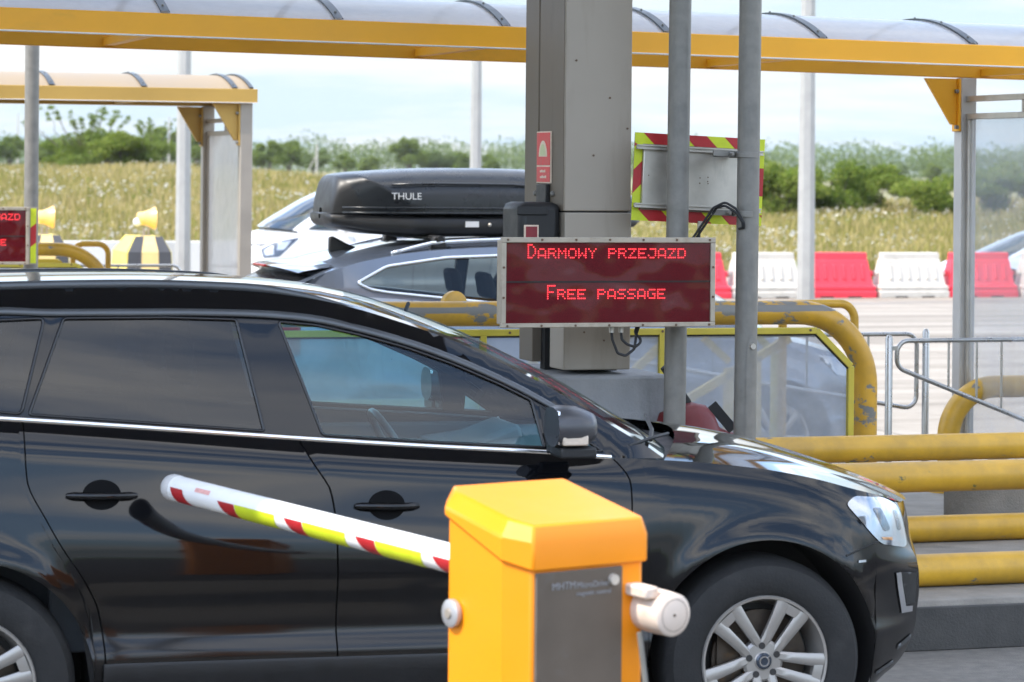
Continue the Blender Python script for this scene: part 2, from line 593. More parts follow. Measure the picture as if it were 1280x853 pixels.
def sheet_mat():
    """dark red acrylic face of the LED boards: glossy, slightly warped"""
    m, t = nt('led_board_acrylic')
    out = N(t, 'ShaderNodeOutputMaterial')
    p = N(t, 'ShaderNodeBsdfPrincipled')
    nz = noise(t, 300, 1)
    r_ = ramp(t, nz.outputs['Fac'], [(.4, (.075, .003, .006)), (.6, (.12, .005, .010))])
    t.links.new(r_.outputs['Color'], p.inputs['Base Color'])
    p.inputs['Roughness'].default_value = .06
    p.inputs['Specular IOR Level'].default_value = .42
    p.inputs['Coat Weight'].default_value = 0
    p.inputs['Coat Roughness'].default_value = .03
    bz = noise(t, 3.2, 2, .5)
    b = N(t, 'ShaderNodeBump'); b.inputs['Strength'].default_value = .8; b.inputs['Distance'].default_value = .03
    t.links.new(bz.outputs['Fac'], b.inputs['Height'])
    t.links.new(b.outputs['Normal'], p.inputs['Normal']); t.links.new(b.outputs['Normal'], p.inputs['Coat Normal'])
    t.links.new(p.outputs[0], out.inputs[0])
    return m


M['acrylic'] = sheet_mat()


def pavement_mat():
    m, t = nt('pale_concrete_paving')
    out = N(t, 'ShaderNodeOutputMaterial')
    p = N(t, 'ShaderNodeBsdfPrincipled')
    a = noise(t, 1.6, 6, .6, (.06, .8, 1))
    c1 = ramp(t, a.outputs['Fac'], [(.30, (.16, .13, .10)), (.42, (.24, .205, .162)), (.52, (.29, .252, .205)), (.68, (.36, .32, .265))])
    b = noise(t, 6, 6, .65)
    c2 = ramp(t, b.outputs['Fac'], [(.3, .85), (.7, 1.05)])
    mx = N(t, 'ShaderNodeMix', data_type='RGBA', blend_type='MULTIPLY'); mx.inputs[0].default_value = 1
    t.links.new(c1.outputs['Color'], mx.inputs[6]); t.links.new(c2.outputs['Color'], mx.inputs[7])
    # expansion joints every 5 m across, 4 m along
    br = N(t, 'ShaderNodeTexBrick')
    br.offset = 0
    br.inputs['Color1'].default_value = (1, 1, 1, 1); br.inputs['Color2'].default_value = (.93, .93, .93, 1); br.inputs['Mortar'].default_value = (.55, .53, .5, 1)
    br.inputs['Scale'].default_value = 1; br.inputs['Mortar Size'].default_value = .02
    br.inputs['Brick Width'].default_value = 5; br.inputs['Row Height'].default_value = 4
    tc = N(t, 'ShaderNodeTexCoord'); t.links.new(tc.outputs['Object'], br.inputs['Vector'])
    m2 = N(t, 'ShaderNodeMix', data_type='RGBA', blend_type='MULTIPLY'); m2.inputs[0].default_value = 1
    t.links.new(mx.outputs[2], m2.inputs[6]); t.links.new(br.outputs['Color'], m2.inputs[7])
    t.links.new(m2.outputs[2], p.inputs['Base Color'])
    p.inputs['Roughness'].default_value = .85
    t.links.new(p.outputs[0], out.inputs[0])
    return m


def leaf_mat(name, c0, c1, c2, transl=.35, nscale=.55):
    m, t = nt(name)
    out = N(t, 'ShaderNodeOutputMaterial')
    nz = noise(t, nscale, 3, .6)
    geo = N(t, 'ShaderNodeNewGeometry')
    ad = N(t, 'ShaderNodeMath', operation='MULTIPLY_ADD')
    t.links.new(geo.outputs['Random Per Island'], ad.inputs[0]); ad.inputs[1].default_value = .5
    t.links.new(nz.outputs['Fac'], ad.inputs[2])
    oi = N(t, 'ShaderNodeObjectInfo')
    a2 = N(t, 'ShaderNodeMath', operation='MULTIPLY_ADD')
    t.links.new(oi.outputs['Random'], a2.inputs[0]); a2.inputs[1].default_value = .25
    t.links.new(ad.outputs[0], a2.inputs[2])
    r_ = ramp(t, a2.outputs[0], [(.42, c0), (.8, c1), (1.15 if False else .99, c2)])
    d = N(t, 'ShaderNodeBsdfDiffuse'); tl = N(t, 'ShaderNodeBsdfTranslucent')
    t.links.new(r_.outputs['Color'], d.inputs[0]); t.links.new(r_.outputs['Color'], tl.inputs[0])
    mx = N(t, 'ShaderNodeMixShader'); mx.inputs[0].default_value = transl
    t.links.new(d.outputs[0], mx.inputs[1]); t.links.new(tl.outputs[0], mx.inputs[2])
    t.links.new(mx.outputs[0], out.inputs[0])
    return m


M['paving'] = pavement_mat()
M['leaf_a'] = leaf_mat('shrub_leaves', (.075, .12, .02), (.15, .21, .035), (.22, .26, .055), .45)
M['leaf_b'] = leaf_mat('tree_leaves', (.09, .135, .03), (.16, .22, .045), (.21, .26, .07), .45)
M['leaf_c'] = leaf_mat('far_wood_leaves', (.09, .135, .05), (.15, .20, .07), (.19, .235, .085), .45)
M['straw'] = leaf_mat('dry_grass', (.15, .165, .035), (.29, .25, .08), (.41, .33, .15), .35, .13)
M['umbel'] = leaf_mat('white_blossom', (.55, .51, .41), (.68, .63, .53), (.76, .72, .64), .3)
M['soil'] = pmat('meadow_soil', (.20, .17, .07), .95, var=.35, scale=.8, grime=(.11, .13, .04), gscale=.25, gthr=(.45, .65))
M['farfield'] = pmat('far_fields', (.12, .15, .06), .95, var=.25, scale=.02)


def car_black():
    """black paint with a thin road film towards the sills"""
    m, t = nt('black_car_paint_dusty')
    out = N(t, 'ShaderNodeOutputMaterial')
    p = N(t, 'ShaderNodeBsdfPrincipled')
    tc = N(t, 'ShaderNodeTexCoord'); sep = N(t, 'ShaderNodeSeparateXYZ'); t.links.new(tc.outputs['Object'], sep.inputs[0])
    mr = N(t, 'ShaderNodeMapRange'); mr.inputs[1].default_value = .85; mr.inputs[2].default_value = .28; mr.inputs[3].default_value = 0; mr.inputs[4].default_value = .75
    t.links.new(sep.outputs['Z'], mr.inputs[0])
    nz = noise(t, 4, 8, .7, (.5, 1, 1.4))
    mu = N(t, 'ShaderNodeMath', operation='MULTIPLY'); t.links.new(mr.outputs[0], mu.inputs[0]); t.links.new(nz.outputs['Fac'], mu.inputs[1])
    mx = N(t, 'ShaderNodeMix', data_type='RGBA'); t.links.new(mu.outputs[0], mx.inputs[0])
    mx.inputs[6].default_value = (.0028, .003, .004, 1); mx.inputs[7].default_value = (.030, .026, .022, 1)
    t.links.new(mx.outputs[2], p.inputs['Base Color'])
    rr = N(t, 'ShaderNodeMapRange'); rr.inputs[1].default_value = 0; rr.inputs[2].default_value = .5; rr.inputs[3].default_value = .045; rr.inputs[4].default_value = .30
    t.links.new(mu.outputs[0], rr.inputs[0]); t.links.new(rr.outputs[0], p.inputs['Roughness'])
    p.inputs['Specular IOR Level'].default_value = .42
    bz = noise(t, 2.4, 2, .5)
    b = N(t, 'ShaderNodeBump'); b.inputs['Strength'].default_value = .02; b.inputs['Distance'].default_value = .05
    t.links.new(bz.outputs['Fac'], b.inputs['Height']); t.links.new(b.outputs['Normal'], p.inputs['Normal'])
    t.links.new(p.outputs[0], out.inputs[0])
    return m


M['paint'] = car_black()
M['poly2'] = pmat('tan_roof_sheet_opaque', (.25, .18, .10), .5, var=.1, scale=1.5, grime=(.10, .085, .068), gscale=.5, gthr=(.5, .58))

M['cup'] = pmat('handle_recess', (.0025, .0025, .003), .6, var=.1, spec=.08)
# ------------------------------------------------------------------ ground
def sheet(name, x0, x1, y0, y1, z, mat, kind='structure'):
    mb = MB(); mb.add([(x0, y0, 0), (x1, y0, 0), (x1, y1, 0), (x0, y1, 0)], [(0, 1, 2, 3)])
    o = mb.build(name, mat, smooth=0, loc=(0, 0, z), rz=TH)
    return tag(o, kind=kind)


sheet('ground', -6000, 6000, -6000, 6000, -.5, M['farfield'])
sheet('lane_road', -60, 60, 8.2, 16.6, 0, M['asphalt'])
sheet('near_road', -60, 60, -30, 8.2, 0, pmat('dark_asphalt', (.05, .047, .044), .88, var=.25, scale=10, bump=.4, bscale=150, grime=(.03, .029, .028), gscale=.7, gstretch=(.25, 1, 1), rvar=.05))
sheet('plaza_paving', -70, 120, 16.6, 46.2, 0, M['paving'])
# ------------------------------------------------------------------ cars
def wheel_proto(name_parent, r, rw, width=.235, spokes=5, style='double', detail=True):
    """wheel facing -y, centred on its own origin (the outer face at y=0); returns the wheel Empty"""
    w = bpy.data.objects.new('wheel', None)
    COL.objects.link(w)
    w.parent = name_parent
    t = MB()
    s = r - rw
    t.lathe([(rw - .012, .03), (rw + .004, .004), (rw + .02, -.004), (rw + s * .35, -.012), (rw + s * .62, -.010), (rw + s * .8, .000), (r - .022, .012), (r - .008, .03),
             (r, .06), (r, width - .05), (r - .02, width), (rw, width + .01), (rw - .012, width - .02)], n=72, closed=True)
    # tread grooves
    t.build('tyre', M['tyre'], w, smooth=40)
    g = MB()
    # rim barrel and lip
    g.lathe([(rw + .006, .006), (rw + .001, -.003), (rw - .007, -.001), (rw - .012, .014), (rw - .022, .05), (rw - .035, .11), (rw - .03, width)], n=64)
    g.f = [f for f in g.f if len(f) <= 4]
    def bar2(a, off0, off1, w0, w1, r0, r1, y0, y1, th=.03):
        ca, sa = math.cos(a), math.sin(a)
        vs = []
        K = 6
        for k in range(K + 1):
            f = k / K
            rr = r0 + (r1 - r0) * f
            o = off0 + (off1 - off0) * f ** 1.2
            hw = (w0 + (w1 - w0) * f ** 1.6) / 2
            yy = y0 + (y1 - y0) * math.sin(f * math.pi / 2)
            for (e, dy) in ((-hw, .006), (-hw * .55, 0), (hw * .55, 0), (hw, .006), (hw * .9, th), (-hw * .9, th)):
                px, pz = rr, o + e
                vs.append((px * ca - pz * sa, yy + dy, px * sa + pz * ca))
        fs = []
        for k in range(K):
            for j in range(6):
                j2 = (j + 1) % 6
                fs.append((k * 6 + j, k * 6 + j2, (k + 1) * 6 + j2, (k + 1) * 6 + j))
        fs.append((0, 1, 2, 3, 4, 5)); fs.append(tuple(K * 6 + j for j in range(5, -1, -1)))
        g.add(vs, fs)
    for k in range(spokes):
        a = 2 * math.pi * k / spokes + R(60)
        if style == 'double':
            bar2(a, .026, .044, .034, .050, .045, rw - .012, .022, .000)
            bar2(a, -.026, -.044, .034, .050, .045, rw - .012, .022, .000)
            bar2(a, .0, .0, .10, .135, rw - .045, rw - .012, .005, .002)
        else:
            bar2(a, 0, 0, .05, .075, .04, rw - .012, .02, .0)
    g.lathe([(.001, .016), (.03, .016), (.034, .02), (.066, .022), (.076, .03), (.076, .06)], n=40)
    rm = g.build('rim', M['rim'], w, smooth=35)
    if detail:
        b = MB()
        for k in range(5):
            a = 2 * math.pi * k / 5 + R(60 + 36)
            c = (math.cos(a) * .054, .018, math.sin(a) * .054)
            b.lathe([(.001, .0), (.012, .0), (.013, .012)], c=c, n=12)
        b.build('wheel_bolts', M['rimdark'], rm)
        h = MB()
        h.lathe([(.001, .009), (.024, .010), (.029, .015), (.029, .03)], n=28)
        cap = h.build('centre_cap', M['lampd'], rm)
        h2 = MB()
        h2.lathe([(.014, .0075), (.019, .0075), (.019, .012), (.014, .012)], n=24, closed=True)
        h2.bar((.011, .009, .011), (.021, .009, .021), .004, .004)
        h2.build('cap_ring', M['chrome'], rm)
    d = MB()
    d.lathe([(.07, .075), (rw - .055, .075), (rw - .055, .10), (.07, .10)], n=40, closed=True)
    d.box(-.16, -.07, .06, .12, -.09, .09)
    d.build('brake_disc', M['brake'], w, smooth=35)
    k = MB()
    k.lathe([(.001, .125), (rw - .02, .125), (rw - .02, .16)], n=32)
    k.build('wheel_backing', M['rimdark'], w)
    return w


def make_car(S_, root):
    """S_: dict of tables; car-local coordinates x forward from the front axle, y left, z up"""
    top = pchip(S_['top']); prof = pchip(S_['prof']); Etab = pchip(S_['E']); Wt = pchip(S_['W'])
    Xf = pchip(S_['Xf']); Xr = pchip(S_['Xr'])
    xfs, XF, xrs, XR = S_['xfs'], S_['XF'], S_['xrs'], S_['XR']
    arches = S_['arches']; k1, k2 = S_['lean']
    pm, hw = S_['paint'], S_['hw']
    tip = S_['E'][-1][0]; rr = S_['E'][0][0]

    def uinv(x, z):
        if x > xfs: return xfs + (x - xfs) * (XF - xfs) / max(.05, Xf(z) - xfs)
        if x < xrs: return xrs + (x - xrs) * (XR - xrs) / min(-.05, Xr(z) - xrs)
        return x

    def P(u):
        p = 1.0
        if u > xfs - .35:
            f = min(1.1, (u - xfs + .35) / (XF - xfs + .35)); p -= S_['pf'] * f ** 2.6
        if u < xrs + .5:
            f = min(1.1, (xrs + .5 - u) / (xrs + .5 - XR)); p -= S_['pr'] * f ** 2.4
        return p

    prof2 = pchip(PROF_FRONT)

    def S(x, z):
        u = uinv(x, z)
        tp = top(min(max(x, XR), XF + .3))
        ze = z if z < .6 else .6 + (z - .6) * .6 / (tp - .6)
        wf = min(1.0, max(0.0, (x + .80) / .45)); wf = wf * wf * (3 - 2 * wf)
        y = (prof(ze) * (1 - wf) + prof2(ze) * wf) * hw * P(u)
        for (ax, az, ar) in arches:
            d = math.hypot(x - ax, z - az) - ar
            if z < az: d = abs(x - ax) - ar
            if d > -.02: y += S_.get('flare', .018) * math.exp(-(max(0, d) / .055) ** 2) * (1 if z < .95 else max(0, 1 - (z - .95) / .1))
        return y

    def G(x, z):
        xx = min(max(x, S_['E'][0][0] - .2), tip + .3)
        dz = z - top(xx)
        return S(xx, top(xx)) - k1 * dz - k2 * dz * dz - S_.get('tuck', 0) * max(0.0, z - Wt(xx) - .02)

    def zlow(x):
        z = S_['sill']
        for (ax, az, ar) in arches:
            if abs(x - ax) < ar: z = max(z, az + math.sqrt(ar * ar - (x - ax) ** 2))
        return z

    # --- side panels split at the door seams
    us = set(np.round(np.arange(XR, XF + 1e-6, .04), 4).tolist() + [XF])
    for (ax, az, ar) in arches:
        for k in range(41):
            us.add(round(ax + ar * math.cos(math.pi * k / 40) * .9999, 4))
        us.add(round(ax + ar + .001, 4)); us.add(round(ax - ar - .001, 4))
    for (ub, tb) in S_['seams']:
        us.add(round(ub - .003, 4)); us.add(round(ub + .003, 4))
    us = sorted(u for u in us if XR - 1e-6 <= u <= XF + 1e-6)
    seamu = [s_[0] for s_ in S_['seams']]
    us = [u for u in us if not any(abs(u - q) < .0029 for q in seamu)]
    st = [(ub, pchip(tb)) for ub, tb in S_['seams']]
    bps = [(XR, None)] + [(q, None) for q in S_['still']] + st + [(XF, None)]
    bps.sort(key=lambda b: b[0])

    def delta(u, z):
        for i in range(len(bps) - 1):
            a, b = bps[i], bps[i + 1]
            if a[0] <= u <= b[0]:
                da = a[1](z) - a[0] if a[1] else 0.0
                db = b[1](z) - b[0] if b[1] else 0.0
                f = (u - a[0]) / (b[0] - a[0])
                return da + (db - da) * f
        return 0.0

    NR = S_.get('rows', 30)

    def column(u, sg):
        def xz(z):
            uu = u
            if u > xfs: return xfs + (u - xfs) * (Xf(z) - xfs) / (XF - xfs)
            if u < xrs: return xrs + (u - xrs) * (Xr(z) - xrs) / (XR - xrs)
            return uu + delta(uu, z)
        z0 = zlow(u)
        for _ in range(3):
            z0 = max(S_['sill'], zlow(u if z0 <= S_['sill'] + 1e-6 else u))
        pts = []
        zt = top(xz(top(u)))
        for i in range(NR + 1):
            f = i / NR
            z = z0 + (zt - z0) * f
            x = xz(z) if z0 <= S_['sill'] + 1e-6 or f > .35 else u + (xz(z) - u) * (f / .35)
            pts.append((x, sg * S(x, z), z))
        return pts

    bounds = [XR - 1] + seamu + [XF + 1]
    sides = {}
    for sg in (-1, 1):
        for i in range(len(bounds) - 1):
            cols = [column(u, sg) for u in us if bounds[i] < u < bounds[i + 1]]
            # drop the steps under the arches
            mb = MB(); mb.grid(cols)
            sides[(sg, i)] = mb
    body = MB()
    doors = S_['doors']
    for (sg, i), mb in sides.items():
        if i in doors:
            d = mb.build('door', pm, root, smooth=60)
            hx = S_['handles'][doors.index(i)]
            # handle: bar over a dark cup
            c = MB()
            x0, x1, hz = hx
            cx = (x0 + x1) / 2
            V, reg = tri_regions([(cx + math.cos(a) * .065, hz + math.sin(a) * .05) for a in np.linspace(0, 2 * math.pi, 24, endpoint=False)], [], .03, .02)
            c.add([(x, sg * (S(x, z) + .0015), z) for x, z in V], reg[-1])
            hb = MB()
            pts = [(x0 + (x1 - x0) * f, sg * (S(x0 + (x1 - x0) * f, hz) + .010 + .022 * math.sin(math.pi * min(1, max(0, f)))), hz - .004 * f) for f in np.linspace(0, 1, 12)]
            hb.tube(pts, [.009] + [.0135] * 10 + [.009], n=10)
            hh = hb.build('handle', pm, d, smooth=60)
            c.build('handle_cup', M['cup'], d, smooth=180)
        else:
            body.add(mb.v, mb.f)
    # inner dark shell behind the gaps
    ish = MB()
    for sg in (-1, 1):
        ish.grid([[(u, sg * (S(u, z) - .035), z) for z in np.linspace(max(zlow(u), S_['sill']) + .01, top(u) - .01, 10)] for u in np.arange(xrs + .3, xfs, .05)])
    ish.build('inner_shell', M['gap'], root, smooth=60)

    # --- greenhouse sides
    xsb = np.arange(rr, tip + .001, .04).tolist() + [tip]
    rear_low = S_['gh_rear']           # x of the greenhouse's rear edge at the belt
    beltpts = [(x, top(x)) for x in np.linspace(rear_low, tip, 60)]
    roofpts = [(x, Etab(x)) for x in np.linspace(tip, rr, 70)]
    if abs(roofpts[0][1] - beltpts[-1][1]) < .004: roofpts = roofpts[1:]
    outline = beltpts + roofpts
    V, reg = tri_regions(outline, [g[2] for g in S_['glass']], .05, .03)
    for sg in (-1, 1):
        P3 = [(x, sg * G(x, z), z) for x, z in V]
        body.add(P3, reg[-1])
        for gi, (gname, gm, poly) in enumerate(S_['glass']):
            idx = sorted({i for t_ in reg[gi] for i in t_})
            mp = {j: n_ for n_, j in enumerate(idx)}
            g = MB()
            g.add([(V[j][0], sg * (G(*V[j]) - .006), V[j][1]) for j in idx], [tuple(mp[j] for j in t_) for t_ in reg[gi]])
            wo = g.build('window', M[gm], root, smooth=180)
            # rubber seal all round, a few mm proud of the glass
            sl = MB()
            pp = [(x, sg * (G(x, z) - .001), z) for x, z in resample(poly, .05)]
            sl.tube(pp + pp[:2], .006, n=6, caps=False)
            sl.build('seal', M['gloss'], wo, smooth=180)
    # --- roof and windscreen as one sheet, split by station
    xs = np.concatenate([np.linspace(rr, S_['header'], 26), np.linspace(S_['header'], tip, 22)[1:]])
    bul, crown = pchip(S_['bulge']), pchip(S_['crown'])
    def roofrow(x, nn=24):
        row = []
        for j in range(nn + 1):
            s_ = -1 + 2 * j / nn
            y = -s_ * G(x, Etab(x))
            row.append((x + bul(x) * (1 - s_ * s_), y, Etab(x) + crown(x) * (1 - abs(s_) ** 2.6)))
        return row
    rows = [roofrow(x) for x in xs]
    body.grid(rows[:26])
    wsb = MB(); wsb.grid([[p for p in r_[1:-1]] for r_ in rows[25:]])
    wsb.build('windscreen', M['g_front'] if S_.get('clear') else M['g_far'], root, smooth=180)
    # pillars along the windscreen's edges
    for sl_ in (slice(0, 2), slice(-2, None)):
        body.grid([r_[sl_] for r_ in rows[25:]])
    # --- hood
    zc = pchip(S_['hoodc'])
    hx0, hx1 = S_['hood_side']; cx0, cx1 = S_['hood_c']
    def hoodrow(f, nn=28, lift=0.0):
        xs_ = hx0 + (hx1 - hx0) * f; xc = cx0 + (cx1 - cx0) * f
        row = []
        xq = xfs + (xs_ - xfs) * (Xf(top(xs_)) - xfs) / (XF - xfs) if xs_ > xfs else xs_
        ye = S(xq, top(xs_)) if xs_ < xfs else prof2(1.2) * hw * P(xs_)
        zs = top(xq)
        for j in range(nn + 1):
            s_ = -1 + 2 * j / nn
            a = abs(s_)
            x = xq + (xc - xq) * (1 - a ** 1.45)
            ridge = .012 * math.exp(-((a - .62) / .10) ** 2) * min(1, f * 4) * (1 - f * .5)
            row.append((x, -s_ * ye, zs + (zc(xc) - zs) * (1 - a ** 2.4) + ridge + lift))
        return row
    hb = MB(); hb.grid([hoodrow(f) for f in np.linspace(0, 1, 30)])
    hb.build('bonnet', pm, root, smooth=180)
    # cowl between windscreen and bonnet
    cw = MB()
    a_ = roofrow(tip); b_ = hoodrow(0, 24, -.035)
    cw.grid([[(p[0] - .03, p[1], p[2] - .012) for p in a_], b_])
    cw.build('cowl', M['black'], root, smooth=60)
    # --- nose: from one side's front edge round to the other
    nz = MB()
    zz = np.linspace(S_['sill'], top(Xf(top(XF))), 22)
    def noserow(z, nn=28):
        row = []
        xe = Xf(z); ye = S(xe, z)
        zt_ = top(Xf(top(XF)))
        for j in range(nn + 1):
            s_ = -1 + 2 * j / nn
            xf_ = S_['nose'](z)
            zz_ = z + (zc(cx1) - zt_) * (1 - abs(s_) ** 2.2) * ((z - S_['sill']) / (zt_ - S_['sill'])) ** 3
            row.append((xe + (xf_ - xe) * (1 - abs(s_) ** 1.45), -s_ * ye, zz_))
        return row
    nz.grid([noserow(z) for z in zz])
    body.add(nz.v, nz.f)
    gr = MB()
    gz = S_['grille']
    gr.grid([[(p[0] + .006, p[1], p[2]) for p in noserow(z)[9:20]] for z in np.linspace(gz[0], gz[1], 6)])
    gg = gr.build('grille', M['gloss'], root, smooth=60)
    # --- tail
    def tailrow(z, nn=20):
        row = []
        if z <= top(XR): xe = Xr(z); ye = S(xe, z)
        else:
            f = (z - top(XR)) / (Etab(rr) - top(XR))
            xe = rear_low + (rr - rear_low) * f if rear_low > rr else Xr(top(XR)) + (rr - Xr(top(XR))) * f
            ye = G(max(xe, rr), z)
        for j in range(nn + 1):
            s_ = -1 + 2 * j / nn
            row.append((xe - S_['tailbulge'] * (1 - s_ * s_), s_ * ye, z + crown(rr) * (1 - abs(s_) ** 2.6) * max(0, (z - top(XR)) / (Etab(rr) - top(XR))) ** 2))
        return row
    tz = np.linspace(S_['sill'], Etab(rr), 34)
    body.grid([tailrow(z) for z in tz])
    tw = S_['tailwin']
    rw_ = MB(); rw_.grid([[(p[0] - .006, p[1], p[2]) for p in tailrow(z)[1:-1]] for z in np.linspace(tw[0], tw[1], 10)])
    rw_.build('tailgate_window', M['gloss'], root, smooth=180)
    # floor
    fl = MB(); fl.box(xrs, xfs, -.7 * hw, .7 * hw, S_['sill'] - .04, S_['sill'] + .06)
    fl.build('underbody', M['gap'], root)
    b = body.build('body', pm, root, smooth=50)
    # liners
    for (ax, az, ar) in arches:
        for sg in (-1, 1):
            ln = MB()
            rows = []
            for k in range(33):
                a = -0.35 + (math.pi + .7) * k / 32
                x, z = ax + ar * math.cos(a), az + ar * math.sin(a)
                yo = S(x, max(z, S_['sill'])) - .004
                rows.append([(x, sg * yo, z), (x, sg * (yo - .03), z + .0), (x, sg * .5, z), (ax, sg * .5, az)])
            ln.grid(rows)
            ln.build('wheel_arch_liner', M['gap'], root, smooth=60)
    return dict(S=S, G=G, top=top, E=Etab, W=Wt, roofrow=roofrow, Xf=Xf, body=b)


def patch(car, poly, off, name, mat, root, sg=-1, fn='S', step=.03):
    V, reg = tri_regions(poly, [], step, step * .7)
    F = car[fn]
    g = MB()
    g.add([(x, sg * (F(x, z) + off), z) for x, z in V], reg[-1])
    return g.build(name, mat, root, smooth=180)


# profile of the flank: height -> share of the half width (top of the flank at 1.2)
PROF = [(.20, .89), (.30, .945), (.40, .972), (.445, .992), (.47, .985), (.52, .958), (.60, .966), (.66, .985), (.72, .999), (.76, 1.0), (.82, .995), (.90, .981), (.98, .963), (1.05, .948), (1.10, .938), (1.122, .931), (1.145, .916), (1.2, .866)]

PROF_FRONT = [(.20, .89), (.30, .95), (.40, .975), (.452, .99), (.50, .978), (.60, .982), (.70, .997), (.77, 1.0), (.84, .997), (.92, .990), (1.0, .979), (1.07, .965), (1.14, .945), (1.2, .918)]

# ------------------------------------------------------------------ the black car driving past
CAR_YAW = 13.98
cs, sn = math.cos(R(CAR_YAW)), math.sin(R(CAR_YAW))
FW = (0.9098, 10.2719)
hero = thing('passenger_car', 'glossy black SUV with tinted rear windows passing close behind the orange barrier cabinet', 'car',
             (FW[0] - .93 * sn, FW[1] + .93 * cs, 0), CAR_YAW)
HS = dict(
    top=[(-3.75, 1.30), (-3.2, 1.285), (-2.676, 1.250), (-2.2, 1.214), (-1.762, 1.178), (-1.261, 1.140), (-.796, 1.110), (-.543, 1.090), (-.3, 1.075), (0, 1.043), (.2, 1.005), (.36, .962), (.5, .925), (.62, .885), (.75, .84)],
    prof=PROF, hw=.945,
    E=[(-3.5, 1.57), (-3.1, 1.635), (-2.66, 1.672), (-2.2, 1.678), (-1.84, 1.667), (-1.6, 1.642), (-1.45, 1.612), (-1.25, 1.553), (-1.05, 1.482), (-.88, 1.402), (-.727, 1.322), (-.579, 1.232), (-.479, 1.168), (-.393, 1.118), (-.34, 1.0795)],
    W=[(-3.25, 1.52), (-2.665, 1.586), (-2.472, 1.580), (-2.1, 1.580), (-1.83, 1.575), (-1.695, 1.567), (-1.576, 1.554), (-1.417, 1.519), (-1.254, 1.474), (-1.092, 1.417), (-.929, 1.347), (-.805, 1.285), (-.7, 1.222), (-.54, 1.105)],
    Xf=[(.20, .52), (.25, .54), (.29, .585), (.37, .635), (.49, .663), (.577, .672), (.627, .668), (.70, .650), (.74, .628), (.80, .615), (.87, .605), (.91, .585), (.95, .57)],
    Xr=[(.2, -3.6), (.4, -3.72), (.6, -3.75), (.9, -3.70), (1.30, -3.62)],
    xfs=.42, XF=.69, xrs=-3.25, XR=-3.75, pf=.24, pr=.2,
    arches=[(0, .365, .435), (-2.785, .365, .425)], lean=(.36, .10), tuck=.75, paint=M['paint'], sill=.25,
    seams=[(-2.325, [(.25, -2.325), (.45, -2.325), (.60, -2.345), (.72, -2.40), (.816, -2.465), (.913, -2.521), (1.056, -2.588), (1.25, -2.597)]),
           (-1.54, [(.25, -1.535), (.8, -1.54), (.92, -1.546), (1.01, -1.563), (1.041, -1.583), (1.087, -1.614), (1.17, -1.66)]),
           (-.50, [(.25, -.505), (.8, -.50), (.95, -.49), (1.0, -.490), (1.03, -.50), (1.10, -.555)])],
    still=[-2.785, -.42], doors=[1, 2], handles=[(-2.455, -2.222, .998), (-1.475, -1.255, .945)],
    gh_rear=-3.62, header=-1.48, glass=[
        ('q', 'g_dark', round_poly([(-3.2, 1.33), (-2.60, 1.262), (-2.515, 1.578), (-2.85, 1.565), (-3.15, 1.52)], .02)),
        ('r', 'g_dark', round_poly([(-2.575, 1.260), (-1.775, 1.195), (-1.853, 1.570), (-2.1, 1.578), (-2.45, 1.577)], .012)),
        ('f', 'g_side', round_poly([(-1.572, 1.178), (-1.2, 1.150), (-.782, 1.124), (-.815, 1.286), (-.929, 1.343), (-1.092, 1.413), (-1.254, 1.470), (-1.417, 1.515), (-1.576, 1.550), (-1.705, 1.562)], .012)),
        ('t', 'g_side', round_poly([(-.70, 1.122), (-.575, 1.110), (-.70, 1.192)], .006))],
    bulge=[(-3.5, -.10), (-2.6, 0), (-1.9, .05), (-1.48, .10), (-.9, .12), (-.34, .15)], crown=[(-3.5, .02), (-2.4, .03), (-1.48, .03), (-.9, .015), (-.34, .015)],
    hoodc=[(-.12, 1.128), (0, 1.118), (.26, 1.067), (.45, 1.010), (.64, .945), (.83, .866), (.91, .82)],
    hood_side=(-.36, .66), hood_c=(-.09, .86), nose=lambda z: .86 - .12 * max(0, (.5 - z)) - .1 * max(0, z - .75), grille=(.55, .78),
    tailbulge=.12, tailwin=(1.33, 1.52), clear=True, rows=34)
hc = make_car(HS, hero)
cS, cG = hc['S'], hc['G']
w0 = wheel_proto(hero, .367, .230)
w0.location = (0, -.935, .367)
for x, sg in ((-2.785, -1), (0, 1), (-2.785, 1)):
    w = copy_tree(w0, hero)
    w.location = (x, sg * .935, .367)
    w.rotation_euler = (0, R(-33 if x < -1 else 0), 0) if sg < 0 else (0, 0, math.pi)
